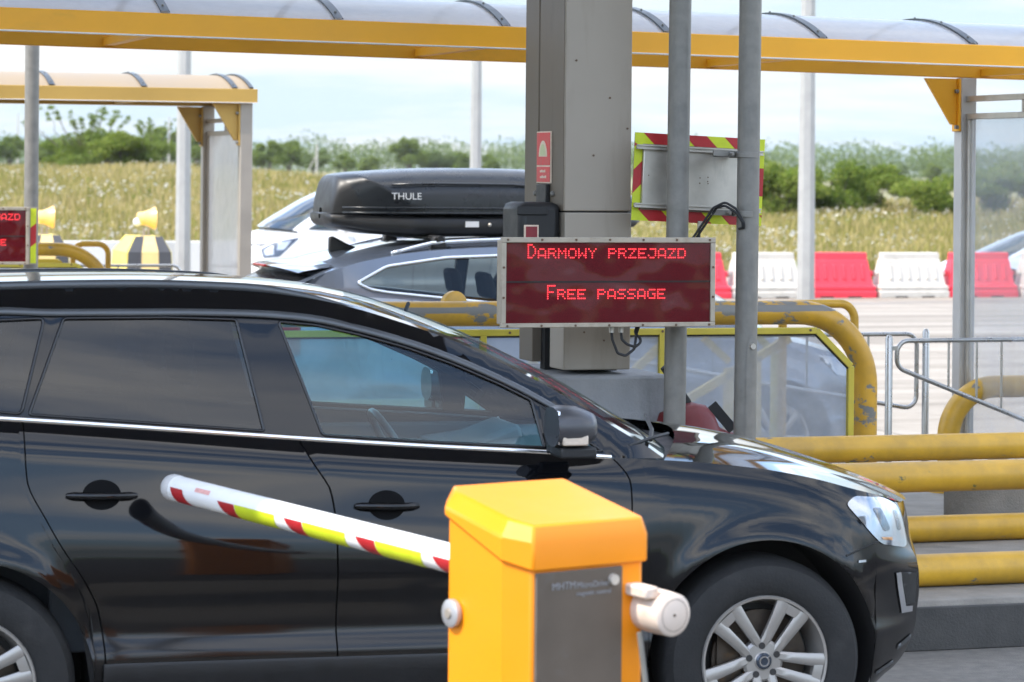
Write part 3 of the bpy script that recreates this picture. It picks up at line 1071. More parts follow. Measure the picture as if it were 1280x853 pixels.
# chrome strip under the windows
for sg in (-1, 1):
    c = MB()
    xs_ = np.linspace(-3.2, -.548, 60)
    rows = []
    for x in xs_:
        z = hc['top'](x)
        yb = cS(x, z)
        rows.append([(x, sg * (yb + .001), z - .010), (x, sg * (yb + .008), z - .007), (x, sg * (yb + .007), z + .006), (x, sg * (yb - .001), z + .010)])
    c.grid(rows)
    c.build('chrome_strip', M['chrome'], hero, smooth=180)
    # satin trim over the windows
    c = MB()
    rows = []
    for x in np.linspace(-3.2, -.60, 70):
        z = hc['W'](x)
        y0, y1 = cG(x, z + .004), cG(x, z + .030)
        rows.append([(x, sg * (y0 - .002), z + .004), (x, sg * (y0 + .006), z + .007), (x, sg * (y1 + .006), z + .027), (x, sg * (y1 - .002), z + .030)])
    c.grid(rows)
    c.build('window_trim', M['satin'], hero, smooth=180)
    # roof rail
    c = MB()
    xs_ = np.linspace(-3.3, -1.42, 40)
    pts, rr_ = [], []
    for i, x in enumerate(xs_):
        f = i / 39
        e = min(1, f * 12, (1 - f) * 6)
        z = hc['E'](x)
        pts.append((x, sg * (cG(x, z) - .018), z - .004 + .014 * e)); rr_.append(.008 + .010 * e)
    c.tube(pts, rr_, n=10)
    c.build('roof_rail', M['satin'], hero, smooth=180)
    # door mirror
    m = MB()
    sec = []
    for (x, w_, z0, z1, yo) in ((-.655, .03, 1.195, 1.23, .0), (-.668, .075, 1.165, 1.262, .0), (-.69, .10, 1.155, 1.272, .0), (-.73, .112, 1.147, 1.287, 0), (-.78, .112, 1.143, 1.290, 0), (-.81, .104, 1.148, 1.284, 0)):
        ring = []
        for k in range(20):
            a = 2 * math.pi * k / 20
            ca, sa = math.cos(a), math.sin(a)
            e = .86
            ring.append((x, sg * (1.015 + w_ * math.copysign(abs(ca) ** e, ca)), (z0 + z1) / 2 + (z1 - z0) / 2 * math.copysign(abs(sa) ** e, sa)))
        sec.append(ring + [ring[0]])
    m.grid(sec)
    n_ = 21
    m.f.append(tuple(range(20))); m.f.append(tuple(5 * n_ + k for k in range(20)))
    mo = m.build('door_mirror', pmat('mirror_cap', (.055, .055, .06), .35, var=.1), hero, smooth=60, merge=True)
    a = MB()
    a.bar((-.74, sg * .86, 1.125), (-.735, sg * 1.02, 1.150), .10, .035)
    a.box(-.80, -.67, min(sg * .95, sg * 1.10), max(sg * .95, sg * 1.10), 1.112, 1.150)
    a.build('mirror_foot', M['black'], mo, bevel=.008)
    a = MB()
    a.box(-.795, -.705, min(sg * 1.085, sg * 1.118), max(sg * 1.085, sg * 1.118), 1.158, 1.196)
    a.build('mirror_lamp', pmat('mirror_lamp', (.62, .52, .42), .3), mo, bevel=.006)
    a = MB()
    a.box(-.808, -.801, min(sg * .93, sg * 1.10), max(sg * .93, sg * 1.10), 1.16, 1.275)
    a.build('mirror_glass', M['chrome'], mo, bevel=.003)
    # sail panel in front of the door glass
    patch(hc, [(-.775, 1.118), (-.715, 1.116), (-.715, 1.225), (-.79, 1.27)], .002, 'sail_panel', M['black'], hero, sg, 'G')
    # headlight
    hl = round_poly([(.315, .915), (.36, .940), (.50, .922), (.575, .893), (.602, .84), (.610, .748), (.59, .738), (.462, .765), (.42, .80)], .02)
    h = patch(hc, hl, .004, 'headlight', M['lampw'], hero, sg)
    patch(hc, round_poly([(.43, .895), (.475, .890), (.515, .81), (.48, .805)], .015), .0065, 'lamp_recess', M['lampd'], h, sg)
    patch(hc, round_poly([(.545, .875), (.57, .868), (.585, .80), (.56, .80)], .012), .0065, 'lamp_recess', M['lampd'], h, sg)
    patch(hc, [(.46, .79), (.52, .783), (.52, .772), (.47, .780)], .007, 'amber_strip', M['amber'], h, sg)
    patch(hc, hl, .012, 'lens', M['lens'], h, sg)
    patch(hc, [(.352, .716), (.385, .716), (.385, .708), (.352, .708)], .004, 'side_marker', M['lampw'], hero, sg)
    # fog lamp bracket and lower trims
    patch(hc, [(.530, .655), (.556, .655), (.592, .525), (.632, .520), (.632, .500), (.570, .502)], .007, 'fog_lamp_bracket', M['chrome'], hero, sg, step=.015)
    patch(hc, [(.560, .655), (.650, .640), (.650, .53), (.597, .53)], .003, 'fog_lamp_recess', M['black'], hero, sg)
    patch(hc, [(.56, .385), (.635, .415), (.638, .395), (.56, .366)], .006, 'bumper_trim', M['satin'], hero, sg, step=.015)
    patch(hc, [(.45, .305), (.55, .33), (.555, .315), (.45, .292)], .006, 'bumper_trim', M['satin'], hero, sg, step=.015)
    # seam between bumper and wing
    s_ = MB()
    pts = [(.30, .735), (.36, .752), (.42, .770), (.46, .778)]
    s_.tube([(x, sg * (cS(x, z) + .0), z) for x, z in resample(pts, .02, False)], .0035, n=6)
    s_.build('bumper_seam', M['gap'], hero)
    # sill strip: black plastic under a glossy ledge
    rows = []
    for x in np.linspace(-2.33, -.455, 50):
        rows.append([(x, sg * (cS(x, z) + o_), z) for z, o_ in ((.26, .010), (.30, .014), (.38, .014), (.425, .010), (.435, .001))])
    s_ = MB(); s_.grid(rows)
    s_.build('sill_cladding', M['black'], hero, smooth=60)
# cabin
dk = MB()
dk.box(-.98, -.30, -.74, .74, .72, 1.02)
dk.prism([(-.98, .95), (-.30, .98), (-.30, 1.075), (-.62, 1.068), (-.90, 1.03)], -.72, .72)
dk.prism([(-1.02, .95), (-.86, 1.03), (-.62, 1.12), (-.60, 1.06)], .18, .58)
dk.build('dashboard', M['dash'], hero, bevel=.02)
st_ = MB()
st_.tube([(-1.06 - .10 * math.sin(a) , .38 + .185 * math.cos(a), .99 + .165 * math.sin(a)) for a in np.linspace(0, 2 * math.pi, 33)], .015, n=8, caps=False)
st_.bar((-1.06, .20, .99), (-1.06, .56, .99), .03, .03)
st_.bar((-1.04, .38, .99), (-.85, .38, .93), .06, .06)
st_.build('steering_wheel', M['satin'], hero, smooth=60)
for yy in (-.38, .38):
    s_ = MB()
    s_.box(-2.0, -1.45, yy - .25, yy + .25, .55, .80)
    s_.prism([(-1.98, .72), (-1.84, .72), (-2.02, 1.30), (-2.12, 1.30)], yy - .24, yy + .24)
    s_.prism([(-2.04, 1.33), (-1.97, 1.33), (-1.99, 1.50), (-2.06, 1.50)], yy - .13, yy + .13)
    s_.build('seat', M['inside'], hero, bevel=.04)
s_ = MB()
s_.box(-2.95, -2.45, -.62, .62, .55, .82); s_.prism([(-2.9, .72), (-2.76, .72), (-2.98, 1.34), (-3.08, 1.34)], -.62, .62)
s_.build('rear_bench', M['inside'], hero, bevel=.04)
s_ = MB()
s_.box(-1.17, -1.13, -.11, .11, 1.44, 1.50); s_.bar((-1.15, 0, 1.47), (-1.10, 0, 1.60), .015, .015)
s_.build('rear_view_mirror', M['inside'], hero, bevel=.01)
for sg in (-1, 1):
    s_ = MB(); s_.box(-2.5, -.62, sg * .76 - .03, sg * .76 + .03, .45, 1.08)
    s_.build('door_lining', M['inside'], hero, bevel=.01)
s_ = MB()
s_.grid([[(p[0], p[1] * .97, p[2] - .03) for p in hc['roofrow'](x)] for x in np.linspace(-3.3, -1.55, 12)])
s_.build('headlining', pmat('headlining', (.25, .26, .27), .9), hero, smooth=180)
wp = MB()
wp.tube([(-.36, -.70, 1.135), (-.28, -.45, 1.15), (-.20, -.1, 1.17)], .008, n=6)
wp.build('wiper', M['black'], hero)
wp = MB()
wp.tube([(-.47, -.80, 1.125), (-.36, -.74, 1.148), (-.27, -.62, 1.150)], .006, n=6)
wp.build('wiper', M['black'], hero)
# ------------------------------------------------------------------ helpers in lane coordinates
ORG = {}


def lt(name, label, cat, X, Y, Z=0.0, group=None):
    o = lane_thing(name, label, cat, X, Y, Z, 0, group)
    ORG[o.name] = (X, Y, Z)
    return o


def lp(mb, name, mat, root, **kw):
    r_ = root
    while r_.parent is not None: r_ = r_.parent
    X, Y, Z = ORG[r_.name]
    mb.v = [(a - X, b - Y, c - Z) for a, b, c in mb.v]
    return mb.build(name, mat, root, **kw)


def lone(mb, name, mat, X, Y, Z, label=None, cat=None, group=None, kind=None, **kw):
    mb.v = [(a - X, b - Y, c - Z) for a, b, c in mb.v]
    o = mb.build(name, mat, None, loc=W(X, Y, Z), rz=TH, **kw)
    return tag(o, label, cat, group, kind)


# ------------------------------------------------------------------ toll islands (kerbs)
def island(X0, X1, Y0, Y1, r):
    mb = MB()
    n = 10
    pts = [(X0, Y0), (X1 - r, Y0)] + [(X1 - r + r * math.sin(math.pi * k / n), (Y0 + Y1) / 2 - (Y1 - Y0) / 2 * math.cos(math.pi * k / n)) for k in range(n + 1)] + [(X0, Y1)]
    mb.prism(pts, -.02, .216, 'xy')
    return lone(mb, 'kerb_island', M['kerb'], X0, Y0, 0, kind='structure', bevel=.025)


island(-14, 17, 11.64, 16.35, 1.5)
island(-16, 6.6, 20.3, 25.4, 1.5)
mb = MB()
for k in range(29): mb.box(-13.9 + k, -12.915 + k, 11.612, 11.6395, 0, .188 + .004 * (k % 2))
lone(mb, 'kerb_face', pmat('dark_kerb_face', (.065, .062, .057), .9, var=.25, scale=6, bump=.5, bscale=90, grime=(.12, .115, .105), gscale=3, gstretch=(.3, 1, 1), gthr=(.55, .75)), 0, 11.63, 0, kind='structure', bevel=.006)  # separate darker strip laid over the kerb's front

# ------------------------------------------------------------------ straight guard pipes on the near island
def pipe(Y, zc, r, x0, x1, mat, label):
    t_ = lt('guard_pipe', label, 'guard rail', x0, Y, zc, 'straight yellow guard pipes along the island')
    mb = MB(); mb.tube([(x0, Y, zc), (x0 + .2, Y, zc), (x1, Y, zc)], r, n=28)
    lp(mb, 'pipe', mat, t_, smooth=50)
    for xx in (x0 + .5, 10.4, x1 - .4):
        mb = MB(); mb.tube([(xx, Y + .02, .21), (xx, Y + .02, zc - r * .7)], .05, n=16); mb.box(xx - .1, xx + .1, Y - .08, Y + .12, .214, .228)
        lp(mb, 'foot', M['y_plain'], t_, smooth=50)


pipe(12.05, .717, .070, 1.6, 16, M['y_scrape'], 'second yellow pipe from the top, with a dark scraped line along its front')
pipe(12.05, .290, .074, 1.6, 16, M['y_plain'], 'lowest yellow pipe, just above the concrete kerb')
pipe(13.50, .700, .068, 5.02, 16.2, M['y_plain'], 'topmost straight yellow pipe, right under the frosted enclosure')
pipe(13.50, .284, .068, 5.02, 16.2, M['y_plain'], 'third yellow pipe from the top, below the dark concrete block')
mb = MB()
n = 8
mb.prism([(16.5, 13.74), (16.5, 14.12)] + [(7.0 - .18 * math.sin(math.pi * k / n), 13.93 + .19 * math.cos(math.pi * k / n)) for k in range(n + 1)], .21, .462, 'xy')
lone(mb, 'concrete_block', M['kerb'], 7.0, 13.93, .21, 'long low dark concrete block with rounded end behind the straight yellow pipes', 'concrete block', bevel=.02)

# ------------------------------------------------------------------ column, plinth, alarm sign, black cover
col = lt('steel_column', 'tall square grey and brown column standing on the concrete plinth', 'column', 4.54, 13.3)
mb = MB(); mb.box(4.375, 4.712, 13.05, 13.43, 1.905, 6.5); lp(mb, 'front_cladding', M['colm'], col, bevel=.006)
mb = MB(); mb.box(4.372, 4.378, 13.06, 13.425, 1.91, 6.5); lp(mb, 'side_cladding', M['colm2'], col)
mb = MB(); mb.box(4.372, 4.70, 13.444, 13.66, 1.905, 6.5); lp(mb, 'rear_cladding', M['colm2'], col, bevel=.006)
mb = MB(); mb.box(4.40, 4.70, 13.40, 13.47, 1.13, 6.5); mb.box(4.46, 4.70, 13.2, 13.46, 1.135, 1.899); mb.box(4.39, 4.70, 13.06, 13.2, 1.89, 1.915); lp(mb, 'shadow_gap', M['gap'], col)
mb = MB(); mb.box(4.378, 4.714, 13.046, 13.26, 1.15, 1.898); lp(mb, 'base_cladding', M['colm'], col, bevel=.006)
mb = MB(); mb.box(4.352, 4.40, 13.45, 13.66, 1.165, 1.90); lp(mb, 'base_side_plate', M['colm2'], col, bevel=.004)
mb = MB()
for (yy, zz_) in ((13.20, 1.985), (13.47, 1.985)):
    mb.ball((4.368, yy, zz_), .014)
b0 = lp(mb, 'bolt', M['galv'], col)
mb = MB()
for (x, z) in ((4.60, 2.445), (4.43, 2.62), (4.69, 2.30), (4.52, 2.17), (4.48, 1.33), (4.58, 1.29)):
    mb.lathe([(.001, -.003), (.005, -.002), (.005, .004)], c=(x, 13.047, z), n=10)
lp(mb, 'screws', M['screw'], col)
mb = MB(); mb.prism([(4.205, 12.90), (4.885, 12.90), (4.885, 13.86), (4.205, 13.86)], .21, 1.128, 'xy')
lone(mb, 'concrete_plinth', M['plinth'], 4.54, 13.38, .21, 'square bluish grey concrete plinth under the steel column', 'plinth', bevel=.012)

al = lt('alarm_sign', 'narrow red sticker with pale bell on the left side of the column', 'sign', 4.365, 13.335, 2.155)
mb = MB(); mb.box(4.364, 4.371, 13.228, 13.442, 2.035, 2.285); lp(mb, 'backing', M['pale'], al)
mb = MB(); mb.box(4.3615, 4.366, 13.236, 13.434, 2.122, 2.279); mb.box(4.3615, 4.366, 13.236, 13.434, 2.041, 2.114); lp(mb, 'red_field', M['sticker'], al)
bell = [(.0, .0)] + [(-.062 * math.cos(a), .062 * 1.25 * math.sin(a)) for a in np.linspace(0, math.pi, 15)]
bell = bell[1:]
mb = MB(); mb.prism([(13.335 + p[0], 2.163 + p[1]) for p in bell], 4.3595, 4.363, 'yz'); lp(mb, 'bell_symbol', M['pale'], al)
mb = MB(); mb.prism([(13.335 + p[0] * .68, 2.168 + p[1] * .72) for p in bell], 4.358, 4.361, 'yz'); lp(mb, 'bell_centre', M['glow'], al)
mb = MB()
for (yc, zc, ws) in ((13.335, 2.092, (.016, .012, .018, .014)), (13.335, 2.064, (.02, .016, .02, .018))):
    y = yc + .042
    for k, w_ in enumerate(ws):
        mb.box(4.3595, 4.363, y - w_, y, zc - .005, zc + .005 + .003 * (k % 2)); y -= w_ + .006
lp(mb, 'lettering', M['pale'], al)
cov = lt('junction_box', 'black rubbery box with a small red label on the left of the column', 'box', 4.27, 13.25, 1.85)
mb = MB(); mb.box(4.165, 4.372, 13.08, 13.38, 1.70, 1.945); lp(mb, 'housing', M['black'], cov, bevel=.035)
mb = MB(); mb.box(4.348, 4.370, 13.25, 13.40, 1.93, 2.03); lp(mb, 'conduit', M['black'], cov, bevel=.004)
mb = MB(); mb.box(4.15, 4.30, 13.071, 13.082, 1.885, 1.925); lp(mb, 'lid', M['black'], cov, bevel=.004)
mb = MB(); mb.box(4.185, 4.255, 13.068, 13.079, 1.74, 1.838); lb_ = lp(mb, 'label_border', M['pale'], cov)
mb = MB(); mb.box(4.192, 4.248, 13.0655, 13.072, 1.74, 1.831); lp(mb, 'red_label', pmat('label_dark_red', (.22, .012, .02), .5, var=.15), cov)

# ------------------------------------------------------------------ galvanized poles
def pole(X, Y, lean, label, cover=False):
    t_ = lt('sign_pole', label, 'pole', X, Y, 0, 'galvanized sign poles')
    mb = MB(); mb.tube([(X, Y, .20), (X + lean * .2, Y, 1.6), (X + lean * .5, Y, 4.5)], .052, n=32); lp(mb, 'tube', M['galv'], t_, smooth=50)
    mb = MB(); mb.tube([(X, Y, .214), (X, Y, .235)], .12, n=24); lp(mb, 'base_flange', M['galv'], t_)
    if cover:
        rows = []
        for z, w_ in ((.60, .0), (.62, .45), (.66, .55), (.9, .58), (1.25, .55), (1.30, .48), (1.335, .25), (1.345, .0)):
            rows.append([(X + .0565 * math.sin(a) + lean * z * .1, Y - .0565 * math.cos(a), z) for a in np.linspace(.25 - w_, .25 + w_, 10)])
        mb = MB(); mb.grid(rows); c = lp(mb, 'cable_door', M['galv'], t_, smooth=180)
        mb = MB(); mb.lathe([(.001, 0), (.013, 0), (.014, .01)], c=(X + .018, Y - .066, 1.29), n=16); lp(mb, 'bolt', M['alu'], c)
    return t_


pole(4.824, 12.75, .05, 'bare steel pole rising directly behind the LED board in front of the column')
p3 = pole(5.098, 12.55, .045, 'slightly leaning steel pole right of the LED board carrying the striped board', True)
pole(3.052, 21.4, -.02, 'far steel pole at the left edge beside the cropped LED board')

# ------------------------------------------------------------------ LED boards
F5 = {'A': '.###. #...# #...# ##### #...#', 'R': '####. #...# ####. #..#. #...#', 'M': '#...# ##.## #.#.# #...# #...#', 'O': '.###. #...# #...# #...# .###.',
      'W': '#...# #...# #.#.# ##.## #...#', 'Y': '#...# .#.#. ..#.. ..#.. ..#..', 'P': '####. #...# ####. #.... #....', 'Z': '##### ...#. ..#.. .#... #####',
      'E': '##### #.... ####. #.... #####', 'J': '.#### ....# ....# #...# .###.', 'D': '####. #...# #...# #...# ####.', 'S': '.#### #.... .###. ....# ####.',
      'G': '.#### #.... #..## #...# .####'}
F7 = {'D': '###.. #..#. #...# #...# #...# #..#. ###..', 'F': '##### #.... #.... ####. #.... #.... #....'}


def led_board(X1, Y, z0, z1, label, stripes=False, tdx=0.0):
    """front face at Y, right-hand edge at X1"""
    X0 = X1 - 1.032
    t_ = lt('led_board', label, 'display board', (X0 + X1) / 2, Y, (z0 + z1) / 2, 'LED message boards')
    mb = MB(); mb.box(X0 + .012, X1 - .012, Y + .02, Y + .11, z0 + .012, z1 - .012); lp(mb, 'housing', M['beige'], t_, bevel=.006)
    fw = .024
    mb = MB()
    mb.box(X0, X1, Y, Y + .022, z1 - fw, z1); mb.box(X0, X1, Y, Y + .022, z0, z0 + fw * .85)
    mb.box(X0, X0 + fw, Y + .0012, Y + .0208, z0 + fw * .85, z1 - fw); mb.box(X1 - fw, X1, Y + .0012, Y + .0208, z0 + fw * .85, z1 - fw)
    fr = lp(mb, 'frame', M['beige'], t_, bevel=.003)
    mb = MB()
    for k in range(7):
        x = X0 + .03 + (X1 - X0 - .06) * k / 6
        for z in (z0 + .009, z1 - .011): mb.lathe([(.001, -.005), (.005, -.004), (.006, .004)], c=(x, Y, z), n=10)
    for k in range(1, 3):
        z = z0 + (z1 - z0) * k / 3
        for x in (X0 + .012, X1 - .012): mb.lathe([(.001, -.005), (.005, -.004), (.006, .004)], c=(x, Y, z), n=10)
    lp(mb, 'screws', M['screw'], fr)
    # warped acrylic face
    mb = MB()
    rows = []
    for j in range(13):
        z = z0 + fw * .85 + (z1 - z0 - fw * 1.85) * j / 12
        rows.append([(X0 + fw + (X1 - X0 - 2 * fw) * i / 30, Y + .010 + .0016 * math.sin(i * .55 + 1) * math.sin(j * .5), z) for i in range(31)])
    mb.grid(rows); lp(mb, 'face_panel', M['acrylic'], t_, smooth=180)
    mb = MB(); mb.box(X0 + fw, X1 - fw, Y + .0068, Y + .0085, z0 + .203, z0 + .210); lp(mb, 'panel_joint', M['gap'], t_)
    mb = MB()
    def word(s_, x, ztop):
        for ch in s_:
            if ch != ' ':
                big = ch.isupper()
                g = (F7 if big else F5)[ch.upper()].split()
                for r_, row in enumerate(g):
                    zz_ = ztop - (r_ if big else r_ + 2) * .00965
                    for c_, v in enumerate(row):
                        if v == '#':
                            xx = x + c_ * .0083
                            mb.lathe([(.0001, 0), (.0030, 0), (.0033, .002)], c=(xx, Y + .0045, zz_), n=8)
            x += .0481
    word('Darmowy przejazd', X0 + .128 + tdx, z1 - .034)
    word('Free passage', X0 + .222 + tdx, z1 - .219)
    lp(mb, 'lettering', M['led'], t_, smooth=0)
    # glands and cable loops below
    mb = MB()
    for x in (X0 + .548, X0 + .594): mb.tube([(x, Y + .06, z0 + .015), (x, Y + .06, z0 - .028)], .012, n=12)
    gl = lp(mb, 'cable_gland', M['alu'], t_)
    for x, dp, x1 in ((X0 + .548, .135, X0 + .70), (X0 + .594, .095, X0 + .69)):
        pts = [(x, Y + .06, z0 - .025), (x + .004, Y + .06, z0 - .06), (x + .03, Y + .058, z0 - dp + .012), (x + .07, Y + .06, z0 - dp), (x + .115, Y + .07, z0 - dp + .03), (x1 - .02, Y + .09, z0 - .035), (x1, Y + .10, z0 + .012)]
        mb = MB(); mb.tube(round_path(pts, .05, 5), .0065, n=8); lp(mb, 'cable', M['rubber'], t_)
    mb = MB()
    mb.box(X1 - .19, X1 - .04, Y + .105, Y + .17, z0 + .08, z0 + .11); mb.box(X1 - .19, X1 - .04, Y + .105, Y + .17, z1 - .11, z1 - .08)
    lp(mb, 'mounting_bracket', M['galv'], t_)
    if stripes:
        Xa, Xb = X1 + .010, X1 + .052
        mb = MB(); mb.box(X1 - .01, Xb + .006, Y + .022, Y + .03, z0, z1); lp(mb, 'side_strip', M['alu_d'], t_)
        def zz2(a, b, m_):
            q = MB(); q.add([(Xa, Y + .019, a[0]), (Xb, Y + .019, a[1]), (Xb, Y + .019, b[1]), (Xa, Y + .019, b[0])], [(0, 1, 2, 3)])
            lp(q, 'lime_stripe' if m_ is M['lime'] else 'red_stripe', m_, t_)
        h = z1 - z0
        zz2((z0 + .01, z0 + .01), (z0 + h * .30, z0 + h * .38), M['lime'])
        zz2((z0 + h * .30, z0 + h * .38), (z0 + h * .64, z0 + h * .72), M['red'])
        zz2((z0 + h * .64, z0 + h * .72), (z1 - .01, z1 - .01), M['lime'])
    return t_


led_board(4.912, 12.45, 1.387, 1.795, 'dark red LED board reading DARMOWY PRZEJAZD and FREE PASSAGE in front of the column')
led_board(3.008, 21.2, 1.376, 1.795, 'LED board cut off by the left edge, with a lime and red striped strip', True, .078)

# ------------------------------------------------------------------ striped board seen from behind on the leaning pole
ch = lt('striped_board', 'tilted metal board with red and lime striped border clamped to the leaning pole', 'hazard board', 4.675, 12.90, 2.281)
ch.rotation_euler = (0, R(2.35), R(TH))
BW, BH = .662, .415
def cbuild(mb, name, mat, par=ch, **kw): return mb.build(name, mat, par, **kw)
mb = MB(); mb.box(0, BW, 0, .004, -BH, 0); cbuild(mb, 'back_plate', M['alu_d'])
def clip_strip(u0, u1, v0, v1, horiz, slant, offs, per, duty, name, mat):
    """slanted blocks along a border strip"""
    q = MB()
    L0, L1 = (u0, u1) if horiz else (v0, v1)
    a = L0 - per
    k = 0
    while a < L1 + per:
        s0, s1 = a + offs, a + offs + per * duty
        pts = [(s0, 0), (s1, 0), (s1 + slant, 1), (s0 + slant, 1)]
        # clip along the strip
        out_ = []
        for lim, sgn in ((L0, 1), (L1, -1)):
            src = pts if lim == L0 else out_
            res = []
            for i in range(len(src)):
                p, q_ = src[i - 1], src[i]
                ip, iq = (p[0] - lim) * sgn >= 0, (q_[0] - lim) * sgn >= 0
                if ip != iq:
                    f = (lim - p[0]) / (q_[0] - p[0]); res.append((lim, p[1] + (q_[1] - p[1]) * f))
                if iq: res.append(q_)
            out_ = res
            if not out_: break
        if len(out_) >= 3:
            if horiz: vs = [(p[0], -.0015 - (.0008 if mat is M['red'] else 0), v0 + (v1 - v0) * p[1]) for p in out_]
            else: vs = [(u0 + (u1 - u0) * p[1], -.0015 - (.0008 if mat is M['red'] else 0), p[0]) for p in out_]
            q.add(vs, [tuple(range(len(vs)))])
        a += per
    return cbuild(q, name, mat, smooth=0)
bw = .052
for m_, duty, of in (('lime', 1.0, 0), ('red', .56, 0)):
    sfx = m_ + '_stripes'
    clip_strip(0, BW, -bw, 0, True, -.055, .098 if m_ == 'red' else 0, .205, duty, 'top_' + sfx if False else sfx, M[m_])
    clip_strip(0, BW, -BH, -BH + bw, True, -.055, .088 if m_ == 'red' else 0, .205, duty, sfx, M[m_])
    clip_strip(0, bw * .8, -BH + bw, -bw, False, .045, .075 if m_ == 'red' else 0, .22, duty * .9 if m_ == 'red' else 1, sfx, M[m_])
    clip_strip(BW - bw * .6, BW, -BH + bw, -bw, False, .0, .09 if m_ == 'red' else 0, .24, duty, sfx, M[m_])
mb = MB(); mb.box(bw * .8, BW - .03, -.022, -.003, -BH + bw + .012, -bw - .012); cbuild(mb, 'rear_cover', M['alu'], bevel=.004)
mb = MB()
for (u, v) in ((.33, -.20), (.33, -.225), (.37, -.195), (.37, -.215), (.372, -.225), (.07, -.2)):
    mb.lathe([(.001, -.003), (.003, -.002), (.003, .001)], c=(u, -.022, v), n=8)
cbuild(mb, 'rivets', M['screw'])
for v in (-.068, -BH + .072):
    mb = MB(); mb.box(0, BW - .02, -.036, -.024, v - .011, v + .011); mb.box(0, BW - .02, -.046, -.0362, v + .004, v + .011); mb.box(0, BW - .02, -.046, -.0362, v - .011, v - .006)
    rl = cbuild(mb, 'mounting_rail', M['alu'], bevel=.001)
    # clamp round the pole: pole axis in board space
    px_, py_ = 5.107 - 4.675, 12.55 - 12.90
    q = MB()
    q.lathe([(.0525, -.014), (.056, -.014), (.056, .014), (.0525, .014)], c=(px_, py_, v - .018 + .0), axis='z', n=32, closed=True)
    q.box(px_ - .16, px_ - .04, py_ + .02, py_ + .034, v - .030, v - .004)
    q.box(px_ - .05, px_ - .03, py_ + .036, -.048, v - .030, v - .004)
    q.box(px_ + .03, px_ + .05, py_ + .046, -.048, v - .030, v - .004)
    q.lathe([(.001, -.02), (.008, -.02), (.008, .06)], c=(px_ - .078, py_ + .0, v - .017), n=10)
    cbuild(q, 'pole_clamp', M['galv'], rl, bevel=.0015)
mb = MB()
mb.tube([(.345, -.01, -BH + .01), (.345, -.01, -BH - .03)], .012, n=12)
cbuild(mb, 'cable_gland', M['alu'])
mb = MB()
for dx in (0, .016):
    pts = [(.20 + dx, -.20, -BH - .13), (.245 + dx, -.27, -BH - .02), (.275 + dx, -.35, -BH + .075), (.315, -.395, -BH + .105 - dx), (.365, -.415, -BH + .075 - dx), (.405 - dx * .4, -.413, -BH + .015), (.412 - dx * .4, -.405, -BH - .01), (.40, -.37, -BH - .015)]
    mb = MB(); mb.tube(round_path(pts, .05, 5), .006, n=8); cbuild(mb, 'cable', M['rubber'])
mb = MB(); mb.tube([(.345, -.01, -BH - .028), (.345, -.012, -BH - .12)], .006, n=8)
cbuild(mb, 'cable', M['rubber'])

